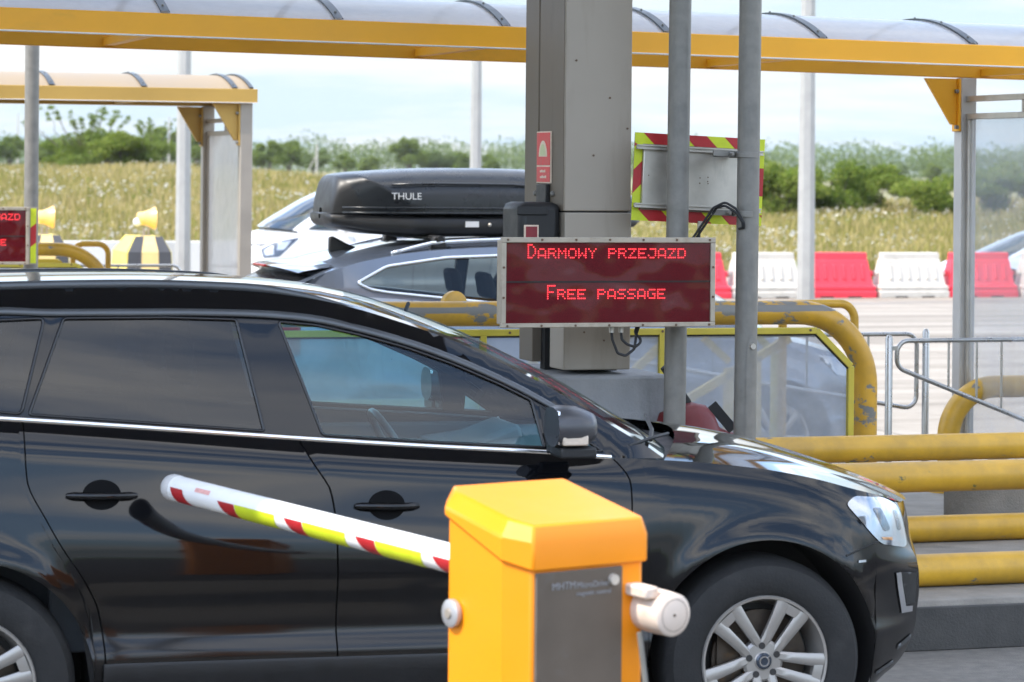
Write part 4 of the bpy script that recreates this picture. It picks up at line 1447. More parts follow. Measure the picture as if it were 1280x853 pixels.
# ------------------------------------------------------------------ canopies
def canopy(X0, X1, Yn, Yf, z_at0, slope, fh, rise, strap_x, cross_x, post_x, label, ymat, panel, gus_h, endcap, posts_near=True):
    t_ = lt('walkway_canopy', label, 'canopy', (X0 + X1) / 2, (Yn + Yf) / 2, 0, 'barrel roofed canopies over the toll islands')
    zb = lambda x: z_at0 + slope * x
    def beam(y0, y1, h, nm, x0=X0, x1=X1):
        mb = MB(); mb.prism([(x0, zb(x0)), (x1, zb(x1)), (x1, zb(x1) + h), (x0, zb(x0) + h)], y0, y1)
        return lp(mb, nm, ymat, t_, bevel=.004)
    beam(Yn, Yn + .055, fh, 'near_beam')
    beam(Yf - .055, Yf, fh, 'far_beam')
    mb = MB(); mb.prism([(X0, zb(X0) + .001), (X1, zb(X1) + .001), (X1, zb(X1) + .009), (X0, zb(X0) + .009)], Yn + .057, Yn + .12); lp(mb, 'beam_lip', M['white'], t_)  # flange lip, coloured white for its lit edge
    mb = MB(); mb.prism([(X0, zb(X0) - .001), (X1, zb(X1) - .001), (X1, zb(X1) + .0045), (X0, zb(X0) + .0045)], Yn - .004, Yn + .03); lp(mb, 'lit_edge_strip', M['white'], t_)  # white strip puts in the bright line of light along the beam's lower edge
    for x in (X0 + .03, X1 - .03):
        mb = MB(); mb.box(x - .03, x + .03, Yn + .058, Yf - .058, zb(x) + .003, zb(x) + fh - .004); lp(mb, 'end_beam', ymat, t_)
    for x in cross_x:
        mb = MB(); mb.box(x - .03, x + .03, Yn + .125, Yf - .058, zb(x) + .012, zb(x) + .055); lp(mb, 'cross_bar', ymat, t_)
    # barrel roof
    ya, yb = Yn + .03, Yf - .03
    def arc(x, off=0.0, n=20):
        c = yb - ya
        rad = (c * c / 4 + rise * rise) / (2 * rise)
        half = math.asin(min(1, c / 2 / rad))
        zc = zb(x) + fh + rise - rad
        return [(x, (ya + yb) / 2 + (rad + off) * math.sin(a), zc + (rad + off) * math.cos(a)) for a in np.linspace(-half, half, n)]
    mb = MB(); mb.grid([arc(x) for x in np.linspace(X0 + .03, X1 - .05, 30)]); lp(mb, 'roof_sheet', M['poly2'] if endcap else M['poly'], t_, smooth=180)
    for x in strap_x:
        mb = MB(); mb.grid([arc(x - .022, .002), arc(x - .022, .012), arc(x + .022, .012), arc(x + .022, .002)]); s_ = lp(mb, 'roof_strap', M['strap'], t_, smooth=60)
        mb = MB()
        for p in arc(x, .014)[1::4]: mb.ball(p, .007, n=8, m=5)
        lp(mb, 'strap_bolts', M['galv'], s_)
    if endcap:
        x = X1 - .045
        mb = MB(); mb.grid([arc(x - .015, .003), arc(x - .015, .014), arc(x + .015, .014), arc(x + .015, -.03)]); lp(mb, 'end_arch', M['strap'], t_, smooth=60)
    # posts, gussets, glazed end panel
    px_ = post_x
    for y, near in ((Yn + .09, True), (Yf - .03, False)):
        zt = zb(px_) - .002
        mb = MB(); mb.box(px_ - .05, px_ + .05, y - .05, y + .05, .214, zt); po = lp(mb, 'post', M['alu_d'] if endcap else M['alu_l'], t_, bevel=.006)
        mb = MB(); mb.box(px_ - .1, px_ + .1, y - .1, y + .1, .2145, .23); lp(mb, 'base_plate', M['galv'], po)
        mb = MB()
        mb.prism([(px_ - .27, zt - .004), (px_ - .065, zt - .004), (px_ - .065, zt - gus_h), (px_ - .095, zt - gus_h)], y - .018, y + .018)
        mb.box(px_ - .064, px_ - .0515, y - .05, y + .05, zt - gus_h - .04, zt - .004)
        g = lp(mb, 'gusset', ymat, t_, bevel=.003)
        mb = MB()
        for z in (zt - .08, zt - gus_h - .015):
            mb.tube([(px_ - .085, y - .035, z), (px_ - .05, y - .035, z)], .012, n=10)
        lp(mb, 'gusset_bolts', M['galv'], g)
    y0, y1 = Yn + .142, Yf - .082
    zt = zb(px_)
    mb = MB()
    mb.box(px_ - .02, px_ + .02, y0, y1, zt - .145, zt - .11)
    mb.box(px_ - .012, px_ + .012, (y0 + y1) / 2 - .012, (y0 + y1) / 2 + .012, zt - .215, zt - .145)
    mb.box(px_ - .018, px_ + .018, y0, y1, zt - .25, zt - .215)
    mb.box(px_ - .018, px_ + .018, y0, y1, .42, .45)
    mb.box(px_ - .016, px_ + .016, y0, y0 + .03, .45, zt - .25)
    mb.box(px_ - .016, px_ + .016, y1 - .03, y1, .45, zt - .25)
    lp(mb, 'panel_frame', M['alu'] if panel is M['panel'] else M['alu_d'], t_, bevel=.003)
    mb = MB(); mb.box(px_ - .004, px_ + .004, y0 + .03, y1 - .03, .45, zt - .25); lp(mb, 'end_panel', panel, t_, smooth=0)
    return t_


canopy(-4.2, 11.0, 14.2, 15.83, 2.7796, -.01358, .113, .165, [x for x in np.arange(-3.5, 10.9, .884) + .0] and [2.68 + .884 * k for k in range(-7, 10)], [2.66 + 1.762 * k for k in range(-3, 5)], 7.83,
       'long bright yellow canopy with clear barrel roof crossing the top of the picture', M['canopy_y'], M['panel'], .28, False)
canopy(-6.5, 5.07, 22.9, 24.53, 2.615, 0, .113, .13, [4.89 - .735 * k for k in range(15)], [4.2 - 1.5 * k for k in range(7)], 4.99,
       'smaller pale yellow canopy at upper left ending in two posts with milky panel', M['canopy_y2'], M['panel2'], .30, True)

# ------------------------------------------------------------------ bent yellow guard rails and their small loops
GR = 'bent yellow pipe rails'
def u_rail(pts, r, fr, label, mat, disc=None, name='bent_guard_rail', grp=GR):
    t_ = lt(name, label, 'guard rail', pts[-1][0], pts[-1][1], .216, grp)
    mb = MB(); mb.tube(round_path(pts, fr, 14), r, n=26); lp(mb, 'pipe', mat, t_, smooth=50)
    if disc:
        mb = MB(); mb.lathe([(.001, -.012), (.082, -.012), (.09, -.006), (.09, .02), (.001, .02)], c=(0, 0, 0), n=32)
        a = R(25)
        mb.v = [(disc[0] + x * math.cos(a) - y * math.sin(a), disc[1] + x * math.sin(a) + y * math.cos(a), disc[2] + z) for x, y, z in mb.v]
        lp(mb, 'flange_disc', M['y_plain'], t_, smooth=50)
    mb = MB()
    for p in (pts[0], pts[-1]): mb.tube([(p[0], p[1], .2145), (p[0], p[1], .232)], r * 1.7, n=24)
    lp(mb, 'foot_plate', M['y_plain'], t_)
    return t_


M['y_u'] = worn_yellow('worn_yellow_u_rail_near', band=(1.345 - .216 - .012, 1.345 - .216 + .045), chips=.565)
u_rail([(1.1, 14.6, .216), (1.1, 14.6, 1.348), (6.645, 14.6, 1.335), (6.645, 14.6, .216)], .066, .40, 'big worn yellow pipe behind the LED board, bending down beside the frosted enclosure', M['y_u'], (4.33, 14.72, 1.365))
u_rail([(1.0, 24.2, .216), (1.0, 24.2, 1.41), (4.09, 24.2, 1.40), (4.09, 24.2, .216)], .056, .42, 'far yellow pipe bending down left of the striped black and yellow block', M['y_plain'])
u_rail([(10.4, 15.6, .216), (10.4, 15.6, .835), (7.64, 15.6, .835), (7.64, 15.6, .216)], .066, .34, 'low yellow pipe rail starting behind the right-hand canopy post', M['y_plain'])
LG = 'thin yellow pipe loops'
u_rail([(6.30, 14.95, .216), (6.30, 14.95, 1.365), (6.735, 14.95, 1.365), (6.735, 14.95, .216)], .024, .09, 'thin yellow loop poking out above the bend of the big worn pipe', M['y_plain'], name='pipe_loop', grp=LG)
u_rail([(3.86, 24.6, .216), (3.86, 24.6, 1.435), (4.16, 24.6, 1.435), (4.16, 24.6, .216)], .024, .09, 'thin far yellow loop beside the striped black and yellow block', M['y_plain'], name='pipe_loop', grp=LG)

# ------------------------------------------------------------------ frosted enclosures
def enclosure(Xl, Xr_, Y, zt, dx, dz, label, mull):
    t_ = lt('frosted_enclosure', label, 'enclosure', (Xl + Xr_) / 2, Y, .216, 'yellow framed frosted enclosures')
    s_ = .017
    zb = .24
    path = [(Xl, zb), (Xl, zt), (Xr_ - dx, zt - .008), (Xr_, zt - dz), (Xr_, zb)]
    mb = MB()
    for a, b in zip(path[:-1], path[1:]):
        mb.bar((a[0], Y, a[1]), (b[0], Y, b[1]), .034, .034)
    mb.bar((Xl, Y, zb + .0), (Xr_, Y, zb), .034, .034)
    for x in mull: mb.bar((x, Y, zb), (x, Y, zt - .02), .034, .034)
    lp(mb, 'frame', M['yellow_frame'], t_, bevel=.003)
    mb = MB()
    poly = [(Xl + .02, zb + .02), (Xr_ - .02, zb + .02), (Xr_ - .02, zt - dz - .01), (Xr_ - dx - .012, zt - .03), (Xl + .02, zt - .022)]
    mb.prism(poly, Y + .004, Y + .010)
    lp(mb, 'frosted_panel', M['frost'], t_, smooth=0)
    mb = MB()
    for a, b in zip(path[:-1], path[1:]):
        mb.bar((a[0] * .998 + .002 * (Xl + Xr_) / 2, Y + .0, a[1] - .022), (b[0] * .998 + .002 * (Xl + Xr_) / 2, Y + .0, b[1] - .022), .02, .008)
    lp(mb, 'gasket', M['gap'], t_)
    mb = MB()
    for x in np.arange(Xl + .2, Xr_ - dx, .42): mb.lathe([(.001, -.004), (.007, -.003), (.007, .002)], c=(x, Y - .017, zt - .004), n=10)
    lp(mb, 'rivets', M['screw'], t_)
    # inner truss behind the panel
    Yi = Y + .7
    mb = MB()
    x = Xr_ - .66
    mb.bar((x, Yi, .84), (x + .60, Yi, zt - .09), .045, .045); mb.bar((x + .11, Yi + .05, zt - .09), (x + .26, Yi + .05, zt - .22), .035, .035)
    mb.bar((x + .24, Yi, .22), (x + .24, Yi, 1.01), .045, .045); mb.bar((x + .41, Yi, .22), (x + .41, Yi, 1.07), .035, .045)
    mb.bar((Xl + .1, Yi, .84), (x, Yi, .84), .045, .045); mb.bar((x - .9, Yi, .22), (x - .9, Yi, zt - .05), .045, .045)
    mb.bar((x - .5, Yi, .84), (x - .1, Yi, zt - .07), .04, .04)
    lp(mb, 'inner_truss', M['yellow_in'], t_)
    # far side wall, the same outline
    mb = MB()
    for a, b in zip(path[:-1], path[1:]): mb.bar((a[0], Y + 1.05, a[1]), (b[0], Y + 1.05, b[1]), .034, .034)
    lp(mb, 'rear_frame', M['yellow_frame'], t_)
    return t_


enclosure(2.2, 6.42, 14.3, 1.262, .20, .20, 'yellow framed frosted enclosure right behind the two bare steel poles', [4.36, 5.34])
enclosure(1.0, 3.95, 23.8, 1.29, .18, .18, 'far yellow framed enclosure beyond the cropped LED board at left', [2.6, 3.4])

# ------------------------------------------------------------------ stair handrails
HG = 'stainless handrail frames'
def handrail(post, pts, vert, Y, label, top_of):
    t_ = lt('handrail', label, 'handrail', post, Y, .216, HG)
    mb = MB(); mb.tube([(post, Y, .21), (post, Y, pts[0][1] + .012), (post, Y, pts[0][1] + .03)], [.021, .021, .012], n=14); lp(mb, 'post', M['stainless'], t_)
    loop = [(p[0], Y, p[1]) for p in pts]
    loop = [((loop[0][0] + loop[1][0]) / 2, Y, (loop[0][2] + loop[1][2]) / 2)] + loop[1:] + [loop[0]] + [((loop[0][0] + loop[1][0]) / 2, Y, (loop[0][2] + loop[1][2]) / 2)]
    mb = MB(); mb.tube(round_path(loop, .07, 6), .0135, n=12); lp(mb, 'rail_frame', M['stainless'], t_)
    for x, z0, z1 in vert:
        mb = MB(); mb.tube([(x, Y, z0), (x, Y, z1)], .0075, n=8); lp(mb, 'baluster', M['stainless'], t_)
    nx = min(pts, key=lambda p: abs(p[0] - post))
    mb = MB(); mb.box(min(post, nx[0]), max(post, nx[0]), Y - .012, Y + .012, nx[1] - .055, nx[1] - .03); lp(mb, 'bracket', M['stainless'], t_)
    return t_


handrail(7.065, [(9.2, 1.140), (7.115, 1.138), (7.115, .985), (9.2, .18)], [(7.441, .86, 1.13), (7.62, .79, 1.13), (7.778, .73, 1.13), (7.95, .66, 1.13), (8.2, .57, 1.13), (8.6, .41, 1.13)], 15.2,
         'slanting steel handrail frame running out of the right edge in front of the canopy post', 1)
handrail(7.68, [(5.6, 1.128), (7.62, 1.128), (7.62, .672), (5.6, 1.02)], [(6.9, .80, 1.12), (7.3, .74, 1.12)], 16.0, 'steel handrail frame with hinge post just right of the big bent yellow pipe', 1)
handrail(5.02, [(4.05, 1.15), (4.93, 1.15), (4.93, .70), (4.05, 1.0)], [(4.15, .98, 1.14), (4.35, .9, 1.14), (4.55, .83, 1.14), (4.75, .77, 1.14)], 24.9, 'lower far handrail frame in front of the milky canopy panel', 1)
handrail(3.72, [(4.9, 1.23), (3.78, 1.23), (3.78, 1.05), (4.9, .65)], [(3.95, 1.0, 1.22), (4.15, .93, 1.22), (4.35, .86, 1.22), (4.55, .8, 1.22)], 25.2, 'upper far handrail frame in front of the striped black and yellow block', 1)

# ------------------------------------------------------------------ maroon cover between the poles
rc = lt('covered_equipment', 'lumpy dark red cover with black trim and a black rod between the two bare poles', 'cover', 5.05, 12.95, .216)
mb = MB()
sec = []
prof_ = [(4.78, .85), (4.82, .955), (4.90, .985), (4.98, .998), (5.04, .985), (5.075, .945), (5.10, .885), (5.15, .862), (5.21, .845), (5.25, .815), (5.275, .74), (5.27, .55), (5.20, .22)]
for k in range(9):
    f = -1 + 2 * k / 8
    sh = (1 - abs(f) ** 4)
    sec.append([(x - (x - 5.02) * (1 - .82 - .18 * sh) + .01 * math.sin(7 * x + k), 12.95 + f * .20, .22 + (z - .22) * (.80 + .20 * sh)) for x, z in prof_])
mb.grid(sec); lp(mb, 'cover_cloth', M['maroon'], rc, smooth=180)
mb = MB(); mb.prism([(4.72, .22), (4.72, .96), (4.93, 1.005), (5.05, 1.0), (5.20, .87), (5.23, .80), (5.2, .22)], 13.16, 13.30); lp(mb, 'rear_body', M['black'], rc, bevel=.03)
mb = MB(); mb.bar((4.84, 12.93, 1.17), (4.975, 12.95, .992), .032, .032); lp(mb, 'rod', M['black'], rc, bevel=.006)
mb = MB(); mb.bar((5.075, 12.9, .99), (5.17, 12.86, .87), .012, .05); lp(mb, 'trim', M['black'], rc)

# ------------------------------------------------------------------ boom barrier
BPHI = 36
bar_ = thing('boom_barrier', 'orange boom gate cabinet with grey door and white striped arm in the foreground', 'boom gate', (.056, 7.20, .006), BPHI)
outl = [(0, 0), (.345, 0), (.385, .04), (.385, .31), (.345, .35), (0.0, .35), (-.05, .30), (-.05, .068)]
outl = [(.003, 0), (.349, 0), (.359, .01), (.359, .335), (.349, .345), (.0, .345), (-.045, .29), (-.045, .06)]
zt = lambda y: 1.10 + .36 * y
mb = MB()
n = len(outl)
mb.add([(x, y, .03) for x, y in outl] + [(x, y, zt(y) + .02) for x, y in outl], [tuple(range(n))] + [(i, (i + 1) % n, n + (i + 1) % n, n + i) for i in range(n)] + [tuple(range(2 * n - 1, n - 1, -1))])
mb.build('cabinet', M['cab'], bar_, smooth=20, bevel=.008)
mb = MB()
cx, cy = .16, .175
def offs(k, dz_):
    return [(cx + (x - cx) * (1 + k), cy + (y - cy) * (1 + k)) for x, y in outl]
r0 = [(.0, -.010), (.358, -.010), (.369, .001), (.369, .345), (.358, .356), (-.008, .356), (-.053, .30), (-.053, .054)]
r2 = [(.010, .002), (.350, .002), (.358, .010), (.358, .337), (.350, .344), (.004, .344), (-.020, .30), (-.020, .066)]
ztop = lambda y: 1.185 + .20 * y
vs = [(x, y, zt(y) + .0) for x, y in r0] + [(x, y, ztop(y) - .015) for x, y in r0] + [(x, y, ztop(y) + .025) for x, y in r2]
fs = [tuple(range(n - 1, -1, -1))]
for L in range(2): fs += [(L * n + i, L * n + (i + 1) % n, (L + 1) * n + (i + 1) % n, (L + 1) * n + i) for i in range(n)]
fs.append(tuple(2 * n + i for i in range(n)))
mb.add(vs, fs)
mb.build('hood', M['cab'], bar_, smooth=20, bevel=.010)
mb = MB(); mb.box(.012, .285, -.006, .02, .10, 1.092); dr = mb.build('door', M['cabpanel'], bar_, bevel=.003)
mb = MB(); mb.lathe([(.001, -.012), (.013, -.012), (.0145, -.006), (.0145, .002)], c=(.252, -.006, 1.06), n=24); mb.build('door_lock', pmat('lock_metal', (.62, .57, .5), .4, metal=.6), dr)


def text_mesh(s_, size, mat, parent, loc, rot=(R(90), 0, 0), name='lettering', shear=0.0):
    cu = bpy.data.curves.new(name, 'FONT')
    cu.body = s_; cu.size = size; cu.extrude = .0006; cu.shear = shear
    o = bpy.data.objects.new(name, cu)
    COL.objects.link(o)
    dg = bpy.context.evaluated_depsgraph_get()
    me = bpy.data.meshes.new_from_object(o.evaluated_get(dg))
    bpy.data.objects.remove(o)
    me.materials.clear(); me.materials.append(mat)
    o = bpy.data.objects.new(name, me)
    COL.objects.link(o)
    o.parent = parent; o.location = loc; o.rotation_euler = rot
    return o


tm = pmat('printed_grey', (.30, .29, .29), .5, var=.1)
text_mesh('MHTM', .026, tm, dr, (.060, -.0072, 1.046)); text_mesh('MicroDrive', .0215, tm, dr, (.138, -.0072, 1.046)); text_mesh('magnetic control', .016, tm, dr, (.137, -.0072, 1.027))
mb = MB(); mb.lathe([(.001, 0), (.030, 0), (.036, .004), (.036, .016)], axis='x', c=(-.066, .262, .965), n=28)
lk = mb.build('side_lock', pmat('grey_plate', (.42, .42, .43), .45, metal=.4), bar_)
mb = MB(); mb.lathe([(.001, 0), (.012, 0), (.014, .003), (.014, .006)], axis='x', c=(-.070, .262, .965), n=16); mb.build('key_hole', M['alu_d'], lk)
# the boom, drawn along its own axis in world space then brought into the barrier's frame
inv = (Matrix.Translation(bar_.location) @ Matrix.Rotation(R(BPHI), 4, 'Z')).inverted()
P0, P1 = Vector((.4205, 7.33, .978)), Vector((-1.083, 9.37, 1.064))
ax = (P1 - P0).normalized(); Lb = (P1 - P0).length
side = ax.cross(Vector((0, 0, 1))).normalized(); upv = side.cross(ax).normalized()
def bpt(t_, a, r): return inv @ (P0 + ax * t_ + (side * math.cos(a) + upv * math.sin(a)) * r)
def bcyl(mb, ts, rs, n=40):
    rows = [[bpt(t_, 2 * math.pi * k / n, r) for k in range(n + 1)] for t_, r in zip(ts, rs)]
    mb.grid(rows)
RB = .041
mb = MB(); bcyl(mb, [.12, .3, 1.0, Lb - .03], [RB] * 4); bo = mb.build('boom', M['boomw'], bar_, smooth=60)
mb = MB(); bcyl(mb, [Lb - .035, Lb - .03, Lb + .004, Lb + .014, Lb + .018, Lb + .018], [RB * .9, RB * 1.045, RB * 1.045, RB * .98, RB * .8, .0005]); mb.build('tip_cap', pmat('grey_cap', (.52, .51, .50), .5), bo, smooth=50)
mb = MB(); bcyl(mb, [.0, .0, .005, .05, .22, .225], [.0005, .047, .0545, .0565, .0565, .04]); tl_ = mb.build('counterweight', M['tail'], bar_, smooth=40)
mb = MB(); bcyl(mb, [-.0012, -.0012, .002], [.0005, .004, .004], 12); bcyl(mb, [-.0008, -.0008], [.040, .0413]); mb.build('end_marks', M['screw'], tl_)
mb = MB(); mb.bar(inv @ (P0 + ax * .03 + upv * .055 - side * .05), inv @ (P0 + ax * .30 + upv * .055 - side * .05), .045, .03); mb.build('boom_bracket', M['tail'], bar_, bevel=.006)
mb = MB(); mb.tube([inv @ (P0 + ax * .07 - upv * .05 - side * .055), inv @ (P0 + ax * .03 - upv * .42 - side * .02), inv @ (P0 + ax * .03 - upv * .9 - side * .02)], .0075, n=8); mb.build('stay_rod', M['galv'], bar_)
def band(t0, t1, a0, a1, skew0, skew1, name, mat, r=RB + .0012):
    """patch on the boom between stations t (from the tip) and angles"""
    rows = []
    for i in range(9):
        a = a0 + (a1 - a0) * i / 8
        f = i / 8
        s0 = t0 + skew0 * f; s1 = t1 + skew1 * f
        rows.append([bpt(Lb - (s0 + (s1 - s0) * j / 6), a, r) for j in range(7)])
    mb = MB(); mb.grid(rows); return mb.build(name, mat, bo, smooth=180)
# angles: side vector points to the right of the boom's outward direction; the camera sees the other side
A0, A1 = R(172), R(265)
band(.05, .125, R(165), A1, .03, .045, 'red_stripe', M['red'])
band(.20, .29, R(140), R(160), -.0, .0, 'faded_print', M['pink'])
q = .345
for k in range(5):
    red0 = q + k * .392
    band(red0, red0 + .10, A0, A1, .065, .02, 'red_stripe', M['red'])
    band(red0 + .104, red0 + .104 + .235, A0 - .02, A1, .018, .0, 'lime_stripe', M['lime'], RB + .0016)

# ------------------------------------------------------------------ the big toll roof over the lanes, whose shade falls on the islands
tr = lt('toll_roof', 'broad grey toll plaza roof high over the lanes, resting on the column', 'roof', 1, 12.5, 6.5)
mb = MB(); mb.box(-18, 5.6, 7.7, 15.8, 6.5, 7.0); lp(mb, 'roof_slab', M['soffit'], tr)
for xx in (-9.5,):
    mb = MB(); mb.box(xx - .25, xx + .25, 13.1, 13.7, .21, 6.5); lp(mb, 'support_column', M['colm'], tr)

# ------------------------------------------------------------------ lamp posts
lpst = lt('lamp_post', 'pale lamp post behind the red and white barriers, right of the leaning pole', 'lamp post', 18.30, 42.5, 0, 'tall pale lamp posts')
mb = MB(); mb.tube([(18.30, 42.5, 0), (18.30, 42.5, 3.6), (18.30, 42.5, 10)], [.155, .128, .085], n=8); lp(mb, 'shaft', M['galv_far'], lpst, smooth=0)
mb = MB(); mb.box(18.1, 18.5, 42.3, 42.7, 0, .03); lp(mb, 'base_plate', M['galv'], lpst)
mb = MB(); mb.tube([(18.3, 42.5, 9.9), (18.3, 42.5, 10.2), (18.3, 41.6, 10.45)], .045, n=10); mb.box(18.15, 18.45, 40.9, 41.65, 10.4, 10.52); lp(mb, 'lamp_head', M['galv_far'], lpst)
for X, Y, sc_, lab in ((8.453, 43.3, .80, 'lamp post at left between the striped block and the milky canopy panel'), (13.872, 46.0, .72, 'lamp post rising behind the roof box, left of the column')):
    c = copy_tree(lpst); c.location = W(X, Y, 0); c.scale = (sc_, sc_, 1); c['label'] = lab

# ------------------------------------------------------------------ red and white plastic barriers
def barrier(mat):
    t_ = bpy.data.objects.new('plastic_barrier', None); COL.objects.link(t_)
    mb = MB()
    lv = [(0, .64, .25), (.035, .645, .252), (.10, .645, .252), (.11, .625, .24), (.135, .625, .24), (.145, .635, .245), (.185, .635, .245), (.205, .60, .21), (.24, .59, .195), (.62, .535, .115), (.635, .525, .10), (.74, .52, .095), (.755, .51, .085)]
    rows = []
    for z, hx, hy in lv:
        rows.append([(-hx, -hy, z), (hx, -hy, z), (hx, hy, z), (-hx, hy, z), (-hx, -hy, z)])
    mb.grid(rows); mb.f.append(tuple((len(lv) - 1) * 5 + k for k in range(4))); mb.f.append((3, 2, 1, 0))
    mb.build('shell', mat, t_, smooth=30, bevel=.008)
    mb = MB()
    for k in range(6):
        x = -.42 + .168 * k
        for sg in (-1, 1):
            mb.add([(x - .035, sg * .178, .30), (x + .035, sg * .178, .30), (x + .03, sg * .128, .56), (x - .03, sg * .128, .56), (x - .022, sg * .205, .315), (x + .022, sg * .205, .315), (x + .016, sg * .150, .53), (x - .016, sg * .150, .53)],
                   [(4, 5, 6, 7), (0, 1, 5, 4), (1, 2, 6, 5), (2, 3, 7, 6), (3, 0, 4, 7)])
    mb.build('ribs', mat, t_, smooth=20, bevel=.004)
    mb = MB()
    for sg in (-1, 1): mb.box(sg * .25 - .12, sg * .25 + .12, -.2515, -.2, .0, .03)
    mb.build('fork_slots', M['gap'], t_)
    mb = MB()
    for sg in (-1, 1):
        mb.tube([(sg * .60, 0, .40), (sg * .66, 0, .40)], .05, n=12)
        mb.tube([(sg * .6, 0, .15), (sg * .665, 0, .15)], .06, n=12)
    mb.build('coupling', mat, t_)
    return t_


protos = {'r': barrier(M['pl_red']), 'w': barrier(M['pl_white'])}
BL = [('r', 17.22, 'red barrier mostly hidden, peeking out beside the LED board'), ('w', 18.54, 'white barrier behind the leaning pole'), ('r', 19.87, 'red barrier just right of the pale lamp post'),
      ('w', 21.20, 'white barrier between two red ones, left of the canopy post'), ('r', 22.51, 'red barrier right of the canopy post, in front of the silver car'), ('w', 23.85, 'white barrier cut off by the right edge')]
used = set()
for c_, X, lab in BL:
    o = protos[c_] if c_ not in used else copy_tree(protos[c_])
    used.add(c_)
    kk = len(used) * 3 + int(X)
    o.location = W(X, 44.85 + .05 * math.sin(kk * 2.1), .0); o.rotation_euler = (0, 0, R(TH + 1.3 * math.sin(kk * 1.7)))
    tag(o, lab, 'barrier', 'red and white plastic barriers')

# ------------------------------------------------------------------ concrete wall at left
mb = MB(); mb.prism([(44.55, 0), (45.15, 0), (45.15, .12), (44.98, .3), (44.95, .935), (44.75, .935), (44.72, .3), (44.55, .12)], -6, 9.6, 'yz')
lone(mb, 'concrete_wall', M['wallw'], 2, 44.85, 0, 'low pale concrete wall in front of the flowering meadow at left', 'wall', bevel=.02)

# ------------------------------------------------------------------ striped blocks and beacons
def striped_block():
    t_ = bpy.data.objects.new('striped_block', None); COL.objects.link(t_)
    def pt(u, v, k):
        """u,v in 0..1 across/along; k level"""
        lvl = [(-.34, .34, 0.0, 1.25, 0.0), (-.285, .285, .08, 1.15, 1.02), (-.16, .20, .24, .95, 1.215)]
        a = lvl[k]
        return (a[0] + (a[1] - a[0]) * u, a[2] + (a[3] - a[2]) * v, a[4])
    mb = MB()
    rows = [[pt(0, 0, k), pt(1, 0, k), pt(1, 1, k), pt(0, 1, k), pt(0, 0, k)] for k in range(3)]
    mb.grid(rows); mb.f.append((10, 11, 12, 13)); mb.f.append((3, 2, 1, 0))
    mb.build('block', M['blk_y'], t_, smooth=0, bevel=.012)
    def stripe(u0, u1, mat, nm, side_=0):
        q = MB()
        for k in range(2):
            if side_ == 0: vs = [pt(u0, 0, k), pt(u1, 0, k), pt(u1, 0, k + 1), pt(u0, 0, k + 1)]; off = (0, -.006, .002)
            else: vs = [pt(0, u0, k), pt(0, u1, k), pt(0, u1, k + 1), pt(0, u0, k + 1)]; off = (-.006, 0, .002)
            q.add([(a + off[0], b + off[1], c + off[2]) for a, b, c in vs], [(0, 1, 2, 3)])
        q.build(nm, mat, t_, smooth=0)
    stripe(.03, .33, M['blk_k'], 'black_stripe'); stripe(.33, .70, M['blk_y2'], 'shaded_yellow_stripe'); stripe(.70, .98, M['blk_k'], 'black_stripe')
    return t_


def beacon():
    t_ = bpy.data.objects.new('warning_beacon', None); COL.objects.link(t_)
    mb = MB(); mb.tube([(-.03, 0, 0), (-.03, 0, .12)], .02, n=10); mb.tube([(.04, 0, 0), (.04, 0, .12)], .014, n=10); mb.box(-.07, .07, -.04, .04, .0, .015); mb.build('stand', M['alu_d'], t_)
    mb = MB(); mb.lathe([(.001, -.14), (.075, -.135), (.09, -.10), (.10, -.02), (.135, .07), (.165, .12), (.155, .12), (.10, .0)], axis='x', c=(.01, 0, .255), n=28)
    mb.build('reflector_horn', M['beacon'], t_, smooth=50)
    mb = MB(); mb.lathe([(.001, .10), (.10, .09), (.15, .085)], axis='x', c=(.01, 0, .255), n=24); mb.build('lens', M['beacon'], t_, smooth=60)
    mb = MB(); mb.ball((-.13, -.02, .20), .06, n=14, m=10); mb.build('rear_bulb', M['white'], t_)
    return t_


sb, bc = striped_block(), beacon()
for k, (X, Y, l1, l2) in enumerate(((6.62, 36.0, 'yellow block with black stripes standing left of the lamp post', 'amber horn shaped beacon on the nearer striped block, beside the lamp post'),
                                    (5.42, 36.6, 'black and yellow block half hidden by the far steel pole', 'amber horn shaped beacon on the block right of the far steel pole'))):
    o = sb if k == 0 else copy_tree(sb)
    o.location = W(X, Y, 0); o.rotation_euler = (0, 0, R(TH)); tag(o, l1, 'kerb block', 'striped blocks at the island ends')
    o = bc if k == 0 else copy_tree(bc)
    o.location = W(X + .03, Y + .5, 1.215); o.rotation_euler = (0, 0, R(TH)); o.scale = (.88, .88, .88); tag(o, l2, 'warning light', 'amber beacons on the blocks')
# ------------------------------------------------------------------ other cars
def car_thing(label, X, Y, flip, z=0.0):
    o = lane_thing('passenger_car', label, 'car', X, Y, z, 180 if flip else 0)
    return o


